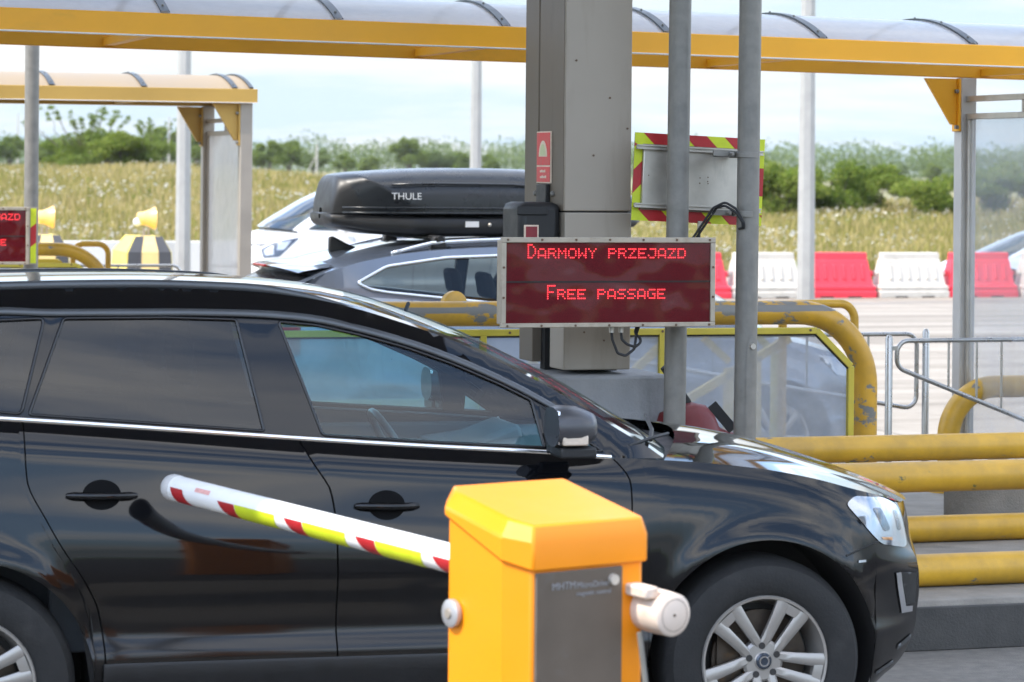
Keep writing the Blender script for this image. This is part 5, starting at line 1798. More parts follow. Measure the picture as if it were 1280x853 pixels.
suv = car_thing('graphite grey SUV carrying the black roof box, behind the yellow guard rails', 7.377, 18.5, False)
CS = dict(
    top=[(-3.45, 1.31), (-3.1, 1.305), (-2.7, 1.285), (-1.7, 1.19), (-.6, 1.07), (-.25, 1.04), (0, 1.01), (.35, .93), (.55, .87), (.75, .8)],
    prof=PROF, hw=.92,
    E=[(-2.98, 1.445), (-2.72, 1.515), (-2.24, 1.58), (-1.7, 1.60), (-1.3, 1.585), (-.95, 1.52), (-.55, 1.33), (-.2, 1.12), (-.10, 1.045)],
    W=[(-2.8, 1.4), (-2.24, 1.52), (-1.7, 1.54), (-1.0, 1.46), (-.3, 1.1)],
    Xf=[(.20, .56), (.30, .64), (.5, .70), (.62, .70), (.74, .66), (.87, .62), (.95, .60)], Xr=[(.2, -3.3), (.4, -3.42), (.6, -3.45), (.9, -3.42), (1.31, -3.30)],
    xfs=.42, XF=.70, xrs=-2.95, XR=-3.45, pf=.22, pr=.14,
    arches=[(0, .345, .40), (-2.65, .345, .40)], lean=(.36, .10), paint=M['suvpaint'], sill=.24,
    seams=[(-2.2, [(.24, -2.2), (.7, -2.26), (1.0, -2.42), (1.25, -2.45)]), (-1.4, [(.24, -1.39), (1.0, -1.42), (1.2, -1.5)]), (-.46, [(.24, -.46), (.9, -.45), (1.08, -.48)])],
    still=[-2.65, -.40], doors=[1, 2], handles=[(-2.3, -2.1, 1.0), (-1.3, -1.1, .96)],
    gh_rear=-3.25, header=-1.25, glass=[
        ('r', 'g_suv', round_poly([(-2.80, 1.375), (-2.72, 1.335), (-2.60, 1.315), (-1.72, 1.225), (-1.72, 1.548), (-2.2, 1.532), (-2.60, 1.478)], .03)),
        ('f', 'g_suv', round_poly([(-1.64, 1.215), (-.62, 1.11), (-.62, 1.29), (-1.0, 1.468), (-1.3, 1.535), (-1.64, 1.546)], .02))],
    bulge=[(-2.98, -.12), (-2.4, 0), (-1.7, .06), (-1.25, .18), (-.10, .25)], crown=[(-2.98, .03), (-2.2, .05), (-1.25, .05), (-.10, .03)],
    hoodc=[(-.1, 1.09), (.26, 1.03), (.64, .92), (.91, .8)], hood_side=(-.12, .64), hood_c=(.10, .88), nose=lambda z: .90 - .12 * max(0, (.5 - z)) - .1 * max(0, z - .75), grille=(.5, .78),
    tailbulge=.14, tailwin=(1.14, 1.415), clear=True, rows=22)
sc_ = make_car(CS, suv)
w0 = wheel_proto(suv, .345, .235)
w0.location = (0, -.905, .345)
for x, sg in ((-2.65, -1), (0, 1), (-2.65, 1)):
    w = copy_tree(w0, suv); w.location = (x, sg * .905, .345)
    w.rotation_euler = (0, 0, 0) if sg < 0 else (0, 0, math.pi)
for sg in (-1, 1):
    poly = CS['glass'][0][2]
    mb = MB(); pp = [(x, sg * (sc_['G'](x, z) + .003), z) for x, z in resample(poly, .04)]
    mb.tube(pp + pp[:2], .0125, n=8, caps=False); mb.build('chrome_surround', M['chrome'], suv, smooth=180)
    mb = MB()
    xs_ = np.linspace(-2.55, -.95, 24)
    mb.tube([(x, sg * (sc_['G'](x, sc_['E'](x)) - .04), sc_['E'](x) + .012 + .035 * min(1, k * .25, (23 - k) * .25)) for k, x in enumerate(xs_)], .014, n=8)
    mb.build('roof_rail', M['chrome'], suv, smooth=180)
    mb = MB(); mb.box(-3.40, -3.18, min(sg * .70, sg * .86), max(sg * .70, sg * .86), .92, 1.12); mb.build('tail_lamp', M['tail_red'], suv, bevel=.02)
    mb = MB(); mb.bar((-.75, sg * .85, 1.10), (-.75, sg * 1.02, 1.14), .08, .03); mb.box(-.80, -.68, min(sg * .93, sg * 1.09), max(sg * .93, sg * 1.09), 1.10, 1.26); mb.build('door_mirror', M['suvpaint'], suv, bevel=.02)
    hl_ = round_poly([(.30, .90), (.52, .87), (.60, .82), (.60, .74), (.45, .76)], .02)
    patch(sc_, hl_, .006, 'headlight', M['lampw'], suv, sg)
# tailgate spoiler with its brake light, fin, wiper gap line
mb = MB()
rows = []
for x, z, th in ((-2.90, 1.475, .0), (-3.02, 1.465, .02), (-3.13, 1.447, .03), (-3.16, 1.436, .02), (-3.10, 1.415, .0), (-2.95, 1.418, 0)):
    row = []
    for j in range(17):
        s_ = -1 + j / 8
        row.append((x - .10 * (1 - s_ * s_), s_ * (.655 + th), z + .035 * (1 - abs(s_) ** 2.4)))
    rows.append(row)
mb.grid(rows); sp = mb.build('spoiler', M['suvpaint'], suv, smooth=50)
mb = MB(); mb.box(-3.268, -3.22, -.16, .16, 1.458, 1.474); mb.build('brake_light', M['tail_red'], sp, bevel=.004)
mb = MB(); mb.prism([(-2.80, 1.545), (-2.60, 1.575), (-2.68, 1.605), (-2.77, 1.652), (-2.80, 1.648)], -.02, .02); mb.build('roof_fin', M['black'], suv, bevel=.012)
for x in (-2.225, -1.50):
    mb = MB(); mb.tube([(x, -.66, 1.655), (x, .66, 1.655)], .017, n=12); rb_ = mb.build('roof_bar', M['black'], suv)
    for sg in (-1, 1):
        mb = MB(); mb.prism([(x - .055, 1.585), (x + .055, 1.585), (x + .04, 1.665), (x - .04, 1.668)], sg * .60 - .035, sg * .60 + .035); mb.build('bar_foot', M['black'], rb_, bevel=.012)
for yy in (-.37, .37):
    mb = MB()
    mb.prism([(-1.75, .72), (-1.6, .72), (-1.80, 1.24), (-1.90, 1.24)], yy - .24, yy + .24); mb.prism([(-1.86, 1.26), (-1.78, 1.26), (-1.82, 1.43), (-1.89, 1.43)], yy - .12, yy + .12)
    mb.build('seat', M['inside'], suv, bevel=.04)
mb = MB(); mb.prism([(-2.75, .72), (-2.6, .72), (-2.80, 1.27), (-2.90, 1.27)], -.6, .6)
mb.build('rear_bench', M['inside'], suv, bevel=.05)
for yy in (-.4, .4):
    mb = MB(); mb.prism([(-2.88, 1.28), (-2.80, 1.28), (-2.84, 1.42), (-2.90, 1.42)], yy - .12, yy + .12); mb.build('headrest', M['inside'], suv, bevel=.03)

# roof box: tray and lid as lofts along the car
rbx = lt('roof_box', 'long black roof box on the bars of the graphite grey SUV', 'roof box', 5.35, 18.5, 1.65)
BXS = .19
XC, YC = 0, 18.5
def boxring(x, hw_, z0, z1, e=.5, n=28):
    ring = []
    for k in range(n + 1):
        a = 2 * math.pi * k / n
        ca, sa = math.cos(a), math.sin(a)
        ring.append((x, YC + hw_ * math.copysign(abs(ca) ** e, ca), (z0 + z1) / 2 + (z1 - z0) / 2 * math.copysign(abs(sa) ** e, sa)))
    return ring
mb = MB()
tray = [(4.325, .02, 1.77, 1.80), (4.328, .27, 1.745, 1.808), (4.345, .285, 1.725, 1.811), (4.45, .32, 1.70, 1.812), (4.60, .365, 1.672, 1.812), (4.84, .424, 1.656, 1.811), (4.85, .425, 1.655, 1.81), (5.6, .425, 1.655, 1.808), (6.2, .40, 1.68, 1.80), (6.40, .34, 1.72, 1.795), (6.48, .2, 1.75, 1.785), (6.485, .01, 1.765, 1.775)]
mb.grid([boxring(x, h, a, b, .42) for x, h, a, b in tray]); lp(mb, 'tray', M['boxdark'], rbx, smooth=60)
# lid: open cross sections from lip to lip
def lidrow(x, hw_, zl, zt_, n=30, sh=.55):
    row = []
    for j in range(n + 1):
        a = math.pi * j / n
        ca, sa = math.cos(a), math.sin(a)
        zz_ = zl + (zt_ - zl) * abs(sa) ** sh
        fz = (zz_ - 1.806) / .30
        ln_ = .50 * (1 - fz) ** .8 + .06
        tp = 1 - .34 * max(0.0, 1 - (x - 4.332) / ln_)
        row.append((x, YC - hw_ * math.copysign(abs(ca) ** .42, ca) * (1 - .10 * sa ** 2) * tp, zz_))
    return row
zl = 1.806
lid = [(4.332, .05, 1.84), (4.336, .33, 1.87), (4.346, .385, 1.93), (4.358, .395, 1.985), (4.372, .402, 2.03), (4.40, .410, 2.055), (4.435, .415, 2.063), (4.47, .418, 2.068), (4.53, .42, 2.074), (4.59, .422, 2.079), (4.65, .424, 2.083), (4.72, .426, 2.088), (4.79, .427, 2.093), (4.85, .428, 2.097), (5.10, .430, 2.105), (5.4, .430, 2.106), (5.75, .428, 2.098), (6.05, .415, 2.07), (6.25, .39, 2.02), (6.40, .34, 1.95), (6.47, .25, 1.88), (6.49, .05, 1.83)]
lh, lz = pchip([(a, b) for a, b, c in lid]), pchip([(a, c) for a, b, c in lid])
xl = np.concatenate([np.arange(4.332, 4.86, .0075), np.arange(4.87, 6.49, .06), [6.49]])
lrows = [lidrow(x, lh(x), zl, lz(x), 70) for x in xl]
top_m, facet = MB(), MB()
for i_ in range(len(lrows) - 1):
    for j_ in range(70):
        q4 = [lrows[i_][j_], lrows[i_][j_ + 1], lrows[i_ + 1][j_ + 1], lrows[i_ + 1][j_]]
        cx_ = sum(p[0] for p in q4) / 4; cz_ = sum(p[2] for p in q4) / 4; cy_ = abs(sum(p[1] for p in q4) / 4 - YC)
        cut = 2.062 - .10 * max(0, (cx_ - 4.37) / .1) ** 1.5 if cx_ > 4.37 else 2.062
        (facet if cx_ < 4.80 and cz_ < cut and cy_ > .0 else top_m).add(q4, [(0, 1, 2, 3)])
ld = lp(top_m, 'lid', M['boxlid'], rbx, smooth=70, merge=True)
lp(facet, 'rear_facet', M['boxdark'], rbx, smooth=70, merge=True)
# shaded rear facet, character lines and lip
mb = MB()
for z, o_ in ((1.845, .004), (1.812, .006)):
    mb.tube([(4.40, YC - .305 - o_, z), (4.6, YC - .362 - o_, z), (4.86, YC - .428 - o_, z), (5.5, YC - .430 - o_, z), (6.1, YC - .415 - o_, z)], .007, n=8)
lp(mb, 'lip_line', M['boxlid'], rbx, smooth=180)
mb = MB(); mb.tube([(4.70, YC - .4165, 1.995), (5.0, YC - .4185, 2.003), (5.5, YC - .420, 2.000), (6.0, YC - .408, 1.975)], .008, n=8); lp(mb, 'crease', M['boxlid'], rbx, smooth=180)
pwm = pmat('printed_white', (.72, .73, .74), .45, var=.05)
tw = text_mesh('THULE', .062, pwm, rbx, (4.885 - 5.35 - BXS, -.4345, 1.900 - 1.65), name='brand_lettering'); tw.scale = (1.08, 1, 1)
mb = MB(); mb.box(5.385 - BXS, 5.475 - BXS, YC - .4325, YC - .42, 1.722, 1.760); lp(mb, 'sticker', pwm, rbx)
mb = MB(); mb.ball((5.55 - BXS, YC - .428, 1.738), .013, n=10, m=8); lp(mb, 'lock', M['alu'], rbx)
mb = MB(); mb.box(4.362, 4.372, YC - .20, YC - .05, 1.955, 1.985); lp(mb, 'rear_badge', pmat('badge_grey', (.32, .29, .27), .5), rbx)

rbx.location = W(5.35 + BXS, 18.5, 1.65)

# white people carrier coming the other way
wc = car_thing('white people carrier facing left, behind the roof box and the canopy post', 9.52, 39.92, True)
wc.scale = (1.09, 1.09, 1.09)
VS = dict(CS)
VS.update(
    top=[(-3.5, 1.15), (-2.7, 1.12), (-1.7, 1.09), (-.6, 1.07), (-.1, 1.08), (.15, 1.11), (.35, 1.06), (.55, 1.0), (.7, .93), (.85, .85)],
    E=[(-3.2, 1.52), (-2.6, 1.62), (-1.7, 1.67), (-1.0, 1.67), (-.6, 1.62), (-.3, 1.50), (.0, 1.32), (.2, 1.19), (.28, 1.125)],
    Xf=[(.20, .62), (.30, .70), (.5, .76), (.62, .76), (.74, .74), (.87, .71), (1.0, .66)], XF=.76, xfs=.45,
    Xr=[(.2, -3.3), (.4, -3.42), (.6, -3.45), (.9, -3.42), (1.2, -3.40)], paint=M['whitecar'],
    seams=[(-2.2, [(.24, -2.2), (1.1, -2.3)]), (-1.2, [(.24, -1.2), (1.1, -1.25)]), (-.46, [(.24, -.46), (1.06, -.45)])],
    handles=[(-2.1, -1.9, .98), (-1.1, -.9, .96)], gh_rear=-3.3, header=-.75,
    glass=[('r', 'g_far', round_poly([(-2.9, 1.2), (-1.3, 1.15), (-1.3, 1.58), (-2.8, 1.5)], .03)), ('f', 'g_far', round_poly([(-1.2, 1.15), (-.32, 1.13), (-.32, 1.40), (-.62, 1.55), (-1.2, 1.585)], .02)), ('t', 'g_far', round_poly([(-.24, 1.13), (.14, 1.145), (-.24, 1.36)], .01))],
    bulge=[(-3.2, -.1), (-1.7, .05), (-.75, .2), (.28, .32)], crown=[(-3.2, .03), (-.75, .06), (.28, .04)],
    hoodc=[(.4, 1.17), (.6, 1.12), (.8, 1.04), (.98, .92)], hood_side=(.26, .70), hood_c=(.56, .96), nose=lambda z: .97 - .05 * max(0, z - .6), grille=(.62, .72), tailwin=(1.16, 1.48), clear=False, lean=(.30, .10))
vc = make_car(VS, wc)
w0 = wheel_proto(wc, .33, .22, detail=False); w0.location = (0, .905, .33); w0.rotation_euler = (0, 0, math.pi)
for x, sg in ((-2.65, -1), (0, -1), (-2.65, 1)):
    w = copy_tree(w0, wc); w.location = (x, sg * .905, .33); w.rotation_euler = (0, 0, 0) if sg < 0 else (0, 0, math.pi)
for sg in (-1, 1):
    h = patch(vc, round_poly([(.26, 1.045), (.55, .99), (.72, .89), (.70, .78), (.52, .80), (.42, .90)], .02), .006, 'headlight', M['lampd'], wc, sg)
    patch(vc, round_poly([(.36, 1.01), (.52, .98), (.55, .88), (.46, .89)], .02), .010, 'lamp_reflector', M['lampw'], h, sg)
    patch(vc, round_poly([(.58, .95), (.69, .88), (.68, .81), (.58, .82)], .02), .010, 'lamp_reflector', M['lampw'], h, sg)
    h = patch(vc, round_poly([(.52, .69), (.70, .69), (.72, .58), (.60, .56)], .02), .006, 'fog_lamp', M['lampd'], wc, sg)
    patch(vc, round_poly([(.60, .66), (.69, .66), (.69, .60), (.62, .60)], .02), .010, 'fog_lens', M['lampw'], h, sg)
    mb = MB(); mb.box(-.42, -.28, min(sg * .93, sg * 1.08), max(sg * .93, sg * 1.08), 1.12, 1.30); mb.bar((-.34, sg * .86, 1.12), (-.34, sg * 1.0, 1.16), .08, .04); mb.build('door_mirror', M['whitecar'], wc, bevel=.02)

svc = car_thing('silver car facing left beyond the plastic barriers at the right edge', 24.75, 49.0, True, -.38)
LS = dict(VS)
LS.update(top=[(-3.5, .98), (-1.7, .95), (-.6, .93), (-.1, .92), (.15, .90), (.35, .86), (.55, .80), (.7, .75), (.85, .7)],
          E=[(-3.1, 1.15), (-2.6, 1.32), (-2.1, 1.40), (-1.5, 1.42), (-1.1, 1.36), (-.6, 1.16), (-.2, .98), (-.1, .93)], hw=.9,
          glass=[('r', 'g_far', round_poly([(-2.6, 1.04), (-1.5, 1.0), (-1.5, 1.35), (-2.2, 1.33)], .03)), ('f', 'g_far', round_poly([(-1.4, 1.0), (-.55, .97), (-.6, 1.10), (-1.1, 1.30), (-1.4, 1.35)], .02))],
          gh_rear=-3.3, header=-1.2, bulge=[(-3.1, -.1), (-1.7, .05), (-1.2, .2), (-.1, .3)], hoodc=[(.1, .98), (.4, .94), (.8, .82), (.98, .72)], hood_side=(-.12, .70), hood_c=(.18, .96), tailwin=(1.0, 1.14), paint=M['silvercar'],
          grille=(.5, .62), handles=[(-2.1, -1.9, .85), (-1.1, -.9, .83)])
vc = make_car(LS, svc)
w0 = wheel_proto(svc, .32, .21, detail=False); w0.location = (0, .89, .32); w0.rotation_euler = (0, 0, math.pi)
for x, sg in ((-2.65, -1), (0, -1), (-2.65, 1)):
    w = copy_tree(w0, svc); w.location = (x, sg * .89, .32); w.rotation_euler = (0, 0, 0) if sg < 0 else (0, 0, math.pi)
for sg in (-1, 1):
    patch(vc, round_poly([(.36, .78), (.60, .74), (.70, .66), (.60, .62)], .02), .006, 'headlight', M['lampw'], svc, sg)
    mb = MB(); mb.box(-.62, -.50, min(sg * .93, sg * 1.06), max(sg * .93, sg * 1.06), .96, 1.08); mb.bar((-.56, sg * .84, .95), (-.56, sg * 1.0, .99), .08, .04); mb.build('door_mirror', M['silvercar'], svc, bevel=.02)

# ------------------------------------------------------------------ meadow (camera-aligned sheet rising away from the plaza)
def sstep(a, b, x):
    t_ = np.clip((x - a) / (b - a), 0, 1); return t_ * t_ * (3 - 2 * t_)


def mz(Rx, d):
    zt_ = 1.62 + (.66 - 1.62) * sstep(-14, 6, Rx * 100 / np.maximum(d, 60))
    base = zt_ * sstep(46, 108, d) - .05
    return base + .10 * np.sin(Rx * .33 + d * .11) * sstep(50, 70, d) + .06 * np.sin(Rx * .9 - d * .23) * sstep(50, 70, d)


def meadow_lane_y(Rx, d): return -ST * Rx + CT * d


ds = np.concatenate([np.linspace(38, 130, 70), np.geomspace(134, 900, 25)])
us_ = np.linspace(-.45, .45, 70)
mb = MB()
rows = []
for d in ds:
    row = []
    for u in us_:
        x = u * d * (1 if d > 60 else 1.0)
        z = float(mz(np.array(x), np.array(d))) if meadow_lane_y(x, d) > 50.9 else -.40
        row.append((x, d, z))
    rows.append(row)
mb.grid(rows)
tag(mb.build('meadow_ground', M['soil'], smooth=180), kind='structure')


def blades(name, n, dmin, dmax, hmin, hmax, w_, mat, seed, clump=.5, flowers=False):
    g = np.random.default_rng(seed)
    N_ = int(n * 1.6)
    d = dmin + (dmax - dmin) * g.random(N_) ** .85
    u = (g.random(N_) * 2 - 1) * .27
    x = u * d
    ok = meadow_lane_y(x, d) > 50.8
    # clumping
    f = np.sin(x * .55 + 1.3 * np.sin(d * .21)) * np.sin(d * .43 + 1.7 * np.sin(x * .31)) + .6 * np.sin(x * 1.7 + d * .9) * np.sin(d * 1.3 - x * .6)
    ok &= (f + g.normal(0, .5, N_)) > (clump - .5)
    x, d = x[ok][:n], d[ok][:n]
    m_ = len(x)
    z = mz(x, d)
    h = hmin + (hmax - hmin) * g.random(m_)
    if not flowers:
        a = g.random(m_) * math.pi
        lx, ly = g.normal(0, .18, m_) * h, g.normal(0, .18, m_) * h
        dx, dy = np.cos(a) * w_ / 2, np.sin(a) * w_ / 2
        v = np.stack([np.stack([x - dx, d - dy, z - .03], 1), np.stack([x + dx, d + dy, z - .03], 1), np.stack([x + dx * .5 + lx, d + dy * .5 + ly, z + h], 1), np.stack([x - dx * .5 + lx, d - dy * .5 + ly, z + h * .96], 1)], 1).reshape(-1, 3)
        k = 4
    else:
        r = w_ * (.5 + g.random(m_))
        tx, ty = g.normal(0, .35, m_), g.normal(-.35, .35, m_)
        vs = []
        for q in range(6):
            a = q * math.pi / 3
            cx_, cy_ = np.cos(a) * r, np.sin(a) * r
            vs.append(np.stack([x + cx_, d + cy_, z + h - (cx_ * tx + cy_ * ty) * -1.0 + .012 * (q % 2)], 1))
        v = np.stack(vs, 1).reshape(-1, 3)
        k = 6
    me = bpy.data.meshes.new(name)
    me.vertices.add(m_ * k); me.vertices.foreach_set('co', v.astype(np.float32).ravel())
    me.loops.add(m_ * k); me.loops.foreach_set('vertex_index', np.arange(m_ * k, dtype=np.int32))
    me.polygons.add(m_); me.polygons.foreach_set('loop_start', np.arange(0, m_ * k, k, dtype=np.int32)); me.polygons.foreach_set('loop_total', np.full(m_, k, dtype=np.int32))
    me.update(); me.validate()
    me.materials.append(mat)
    o = bpy.data.objects.new(name, me); COL.objects.link(o)
    return tag(o, kind='stuff')


blades('meadow_grass', 145000, 49, 118, .25, .62, .05, M['straw'], 3, -.6)
blades('meadow_flowers', 10500, 49, 116, .38, .66, .032, M['umbel'], 5, 1.0, True)
blades('meadow_flower_patch', 13000, 49, 112, .35, .6, .045, M['umbel'], 9, 1.45, True)
blades('green_weeds', 34000, 49, 118, .25, .50, .06, M['leaf_a'], 8, .85)

# ------------------------------------------------------------------ trees and shrubs
def foliage_mesh(name, blobs, n, size, mat, seed, twigs=None):
    g = np.random.default_rng(seed)
    vol = np.array([b[3] * b[4] * b[5] for b in blobs]) ** .7
    pick = g.choice(len(blobs), n, p=vol / vol.sum())
    B = np.array(blobs)[pick]
    dr_ = g.normal(0, 1, (n, 3)); dr_ /= np.linalg.norm(dr_, axis=1)[:, None]
    rad = g.random(n) ** .35 * (1 + .12 * np.sin(dr_[:, 0] * 7 + dr_[:, 2] * 9))
    c = B[:, :3] + dr_ * B[:, 3:6] * rad[:, None]
    a = g.normal(0, 1, (n, 3)); a /= np.linalg.norm(a, axis=1)[:, None]
    b = np.cross(a, g.normal(0, 1, (n, 3))); b /= np.linalg.norm(b, axis=1)[:, None]
    s_ = size * (.6 + .8 * g.random(n))[:, None]
    v = np.stack([c - a * s_, c - b * s_ * .5, c + a * s_, c + b * s_ * .5], 1).reshape(-1, 3)
    me = bpy.data.meshes.new(name)
    me.vertices.add(n * 4); me.vertices.foreach_set('co', v.astype(np.float32).ravel())
    me.loops.add(n * 4); me.loops.foreach_set('vertex_index', np.arange(n * 4, dtype=np.int32))
    me.polygons.add(n); me.polygons.foreach_set('loop_start', np.arange(0, n * 4, 4, dtype=np.int32)); me.polygons.foreach_set('loop_total', np.full(n, 4, dtype=np.int32))
    me.update(); me.validate(); me.materials.append(mat)
    return me


def woody(mb, base, tip, r0, r1, g, n=6):
    base, tip = Vector(base), Vector(tip)
    pts = []
    for k in range(n):
        f = k / (n - 1)
        p = base.lerp(tip, f)
        p += Vector((g.normal(0, .03), g.normal(0, .03), 0)) * (tip - base).length * math.sin(f * math.pi)
        pts.append(p)
    mb.tube(pts, [r0 + (r1 - r0) * k / (n - 1) for k in range(n)], n=7)


def plant(name, cat, h, wd, seed, mat, leaves, size, stem, sparse=False):
    """a trunk with limbs and a clumpy crown, local origin at the foot"""
    g = np.random.default_rng(seed)
    t_ = bpy.data.objects.new(name, None); COL.objects.link(t_)
    blobs = []
    nb = 14
    for k in range(nb):
        a = g.random() * 6.283; q = math.sqrt(g.random()) * wd * .40
        zc = h * (stem + (1 - stem) * (.18 + .68 * g.random()))
        fall = 1 - .55 * (q / (wd * .5)) ** 2
        blobs.append((q * math.cos(a), q * math.sin(a), zc * (.65 + .35 * fall), wd * (.13 + .11 * g.random()), wd * (.13 + .11 * g.random()), h * (.10 + .09 * g.random())))
    mb = MB()
    woody(mb, (0, 0, -.15), (0, 0, h * .6), h * .03, h * .012, g)
    for b in blobs[:8]:
        woody(mb, (0, 0, h * stem * (.3 + .5 * g.random())), (b[0], b[1], b[2]), h * .014, h * .004, g)
    if sparse:
        for k in range(16):
            bx, by = g.normal(0, wd * .30), g.normal(0, wd * .2)
            top_ = (bx, by, h * (.98 + .30 * g.random()))
            woody(mb, (bx * .5, by * .5, h * .6), top_, .012, .005, g)
            for q in range(3):
                f_ = .72 + .28 * q / 2
                blobs.append((bx * (.5 + .5 * f_) + g.normal(0, .05), by * (.5 + .5 * f_), h * .6 + (top_[2] - h * .6) * f_, wd * .034, wd * .034, h * .04))
    mb.build('trunk', M['bark'], t_, smooth=60)
    me = foliage_mesh('crown', blobs, leaves, size, mat, seed)
    c = bpy.data.objects.new('crown', me); COL.objects.link(c); c.parent = t_
    return t_


def at_px(px, d): return (px - 640) / 3630 * d


def set_plants(protos_, table, group, cat):
    used_ = set()
    for k, (px, d, sc, rz, pi, lab) in enumerate(table):
        x = at_px(px, d)
        z = float(mz(np.array(x), np.array(float(d))))
        o = protos_[pi] if pi not in used_ else copy_tree(protos_[pi])
        used_.add(pi)
        o.location = (x, d, z - .05); o.rotation_euler = (0, 0, R(rz)); o.scale = (sc * (1 + .12 * math.sin(k * 2.3)), sc, sc * (1 + .08 * math.sin(k * 1.7)))
        tag(o, lab, cat, group)


bushes = [plant('shrub', 'shrub', 1.9, 2.7, 21, M['leaf_a'], 9000, .055, .12), plant('shrub', 'shrub', 1.8, 2.4, 22, M['leaf_a'], 6500, .055, .12), plant('shrub', 'shrub', 1.8, 2.6, 23, M['leaf_b'], 6500, .055, .12, True)]
set_plants(bushes, [
    (975, 87, 1.12, 10, 0, 'green shrub half hidden behind the leaning pole with the striped board'),
    (1040, 88, 1.16, 80, 1, 'green shrub right behind the lamp post of the red and white barriers'),
    (1092, 90, 0.99, 200, 0, 'smaller green shrub above the white barrier that stands between two red ones'),
    (1165, 87, 1.11, 140, 1, 'broad green shrub just left of the right canopy post'),
    (1250, 88, 1.04, 260, 0, 'green shrub seen through the glass of the right canopy panel'),
    (932, 91, 0.94, 300, 1, 'green shrub directly behind the striped board'),
    (112, 112, 1.29, 30, 2, 'spindly green shrub with bare twigs above it, right of the left pole'),
    (150, 110, 1.06, 120, 0, 'bushy green shrub above the far yellow pipe bend'),
    (192, 111, 0.95, 220, 2, 'yellowish green shrub left of the left lamp post'),
    (85, 116, 0.95, 320, 1, 'green shrub next to the light blue roof'),
], 'shrubs along the meadow', 'shrub')
far = [plant('tree', 'tree', 6.0, 6.5, 31, M['leaf_b'], 9500, .19, .22), plant('tree', 'tree', 6.5, 5.6, 32, M['leaf_b'], 9000, .19, .25), plant('tree', 'tree', 5.6, 7.0, 33, M['leaf_c'], 9500, .19, .2)]
TL = [(12, 260, 0.50, 0, 0, 'hazy tree at the far left edge beyond the meadow'), (60, 270, 0.43, 40, 1, 'low hazy tree behind the left steel pole'), (130, 280, 0.54, 80, 2, 'rounded tree behind the spindly shrub'),
      (172, 270, 0.48, 10, 0, 'tree between the spindly shrub and the left lamp post'), (207, 250, 0.64, 200, 1, 'tall tree just left of the left lamp post'), (245, 260, 0.54, 130, 0, 'tree just right of the left lamp post'),
      (285, 280, 0.48, 90, 2, 'tree seen through the milky canopy panel'), (335, 255, 0.52, 20, 1, 'dark tree just right of the milky canopy panel'), (362, 270, 0.50, 300, 0, 'light tree left of the slim utility pole'),
      (392, 300, 0.50, 250, 2, 'tree behind the slim utility pole'), (430, 310, 0.43, 60, 0, 'low tree left above the roof box'), (462, 330, 0.40, 20, 1, 'small tree above the rear end of the roof box'),
      (512, 330, 0.66, 190, 0, 'taller tree peeking over the roof box'), (545, 335, 0.63, 110, 2, 'dense tree over the middle of the roof box'), (572, 340, 0.58, 330, 1, 'tree left of the lamp post over the roof box'), (610, 345, 0.50, 50, 0, 'tree between the roof box lamp post and the column'),
      (960, 380, 0.46, 0, 2, 'hazy far tree behind the shrub near the leaning pole'), (1010, 400, 0.49, 70, 0, 'hazy far tree behind the right lamp post'), (1072, 390, 0.45, 140, 2, 'hazy far tree over the pale gap between two shrubs'), (1120, 380, 0.46, 210, 2, 'hazy far tree midway between the right lamp post and the canopy post'),
      (1165, 400, 0.47, 280, 1, 'hazy far tree over the broad shrub'), (1215, 390, 0.49, 330, 2, 'hazy far tree by the right canopy post'), (1262, 385, 0.51, 30, 0, 'hazy far tree behind the glass of the right panel')]
set_plants(far, TL, 'trees beyond the meadow', 'tree')
wood = MB()
blobs = []
g_ = np.random.default_rng(77)
for k in range(150):
    x = -120 + 240 * k / 149 + g_.normal(0, 2)
    blobs.append((x, 520 + g_.normal(0, 14), 2.6 + g_.random() * 2.2, 5 + 4 * g_.random(), 5, 2.4 + 1.8 * g_.random()))
me = foliage_mesh('far_wood', blobs, 60000, .32, M['leaf_c'], 78)
o = bpy.data.objects.new('far_wood', me); COL.objects.link(o); tag(o, kind='stuff')

# ------------------------------------------------------------------ far poles and the blue roofed house
t_ = thing('utility_pole', 'slim utility pole with slanting stay left of the roof box', 'pole', (at_px(396, 240), 240, 1.3), 0)
mb = MB(); mb.tube([(0, 0, 0), (0, 0, 2.75)], [.10, .07], n=10); mb.build('pole', M['wood'], t_)
mb = MB(); mb.tube([(-1.05, 0, -.1), (-.02, 0, 1.85)], .045, n=8); mb.build('stay', M['wood'], t_)
mb = MB(); mb.tube([(0, 0, 0), (0, 0, 8)], [.14, .06], n=8)
o = mb.build('mast', M['wood'], None, loc=(at_px(22, 300), 300, 1.2)); o.scale = (1, 1, .78)
tag(o, 'thin tall mast at the far left edge', 'mast')
mb = MB(); mb.tube([(0, 0, 0), (0, 0, 5)], [.09, .06], n=8)
tag(mb.build('mast', M['wood'], None, loc=(at_px(211, 240), 240, 1.2)), 'thin short mast just left of the left lamp post', 'mast')
hs = thing('house', 'small far house with light blue roof left of the shrubs', 'house', (at_px(58, 170), 170, 1.2), 8)
mb = MB(); mb.box(-.75, .75, -.5, .5, 0, .55); mb.build('wall', M['housew'], hs)
mb = MB(); mb.prism([(-.62, .50), (.62, .50), (0, .92)], -.85, .85, 'yz'); mb.build('roof', M['houseb'], hs)

# ------------------------------------------------------------------ thin summer haze over the fields
hm, ht = nt('summer_haze')
ho = N(ht, 'ShaderNodeOutputMaterial')
hv = N(ht, 'ShaderNodeVolumePrincipled')
hv.inputs['Color'].default_value = (.93, .95, .97, 1)
hv.inputs['Density'].default_value = .00013
hv.inputs['Anisotropy'].default_value = .2
ht.links.new(hv.outputs[0], ho.inputs['Volume'])
mb = MB(); mb.box(-420, 420, -40, 640, -1.6, 16)
tag(mb.build('haze', hm, smooth=0), kind='stuff')
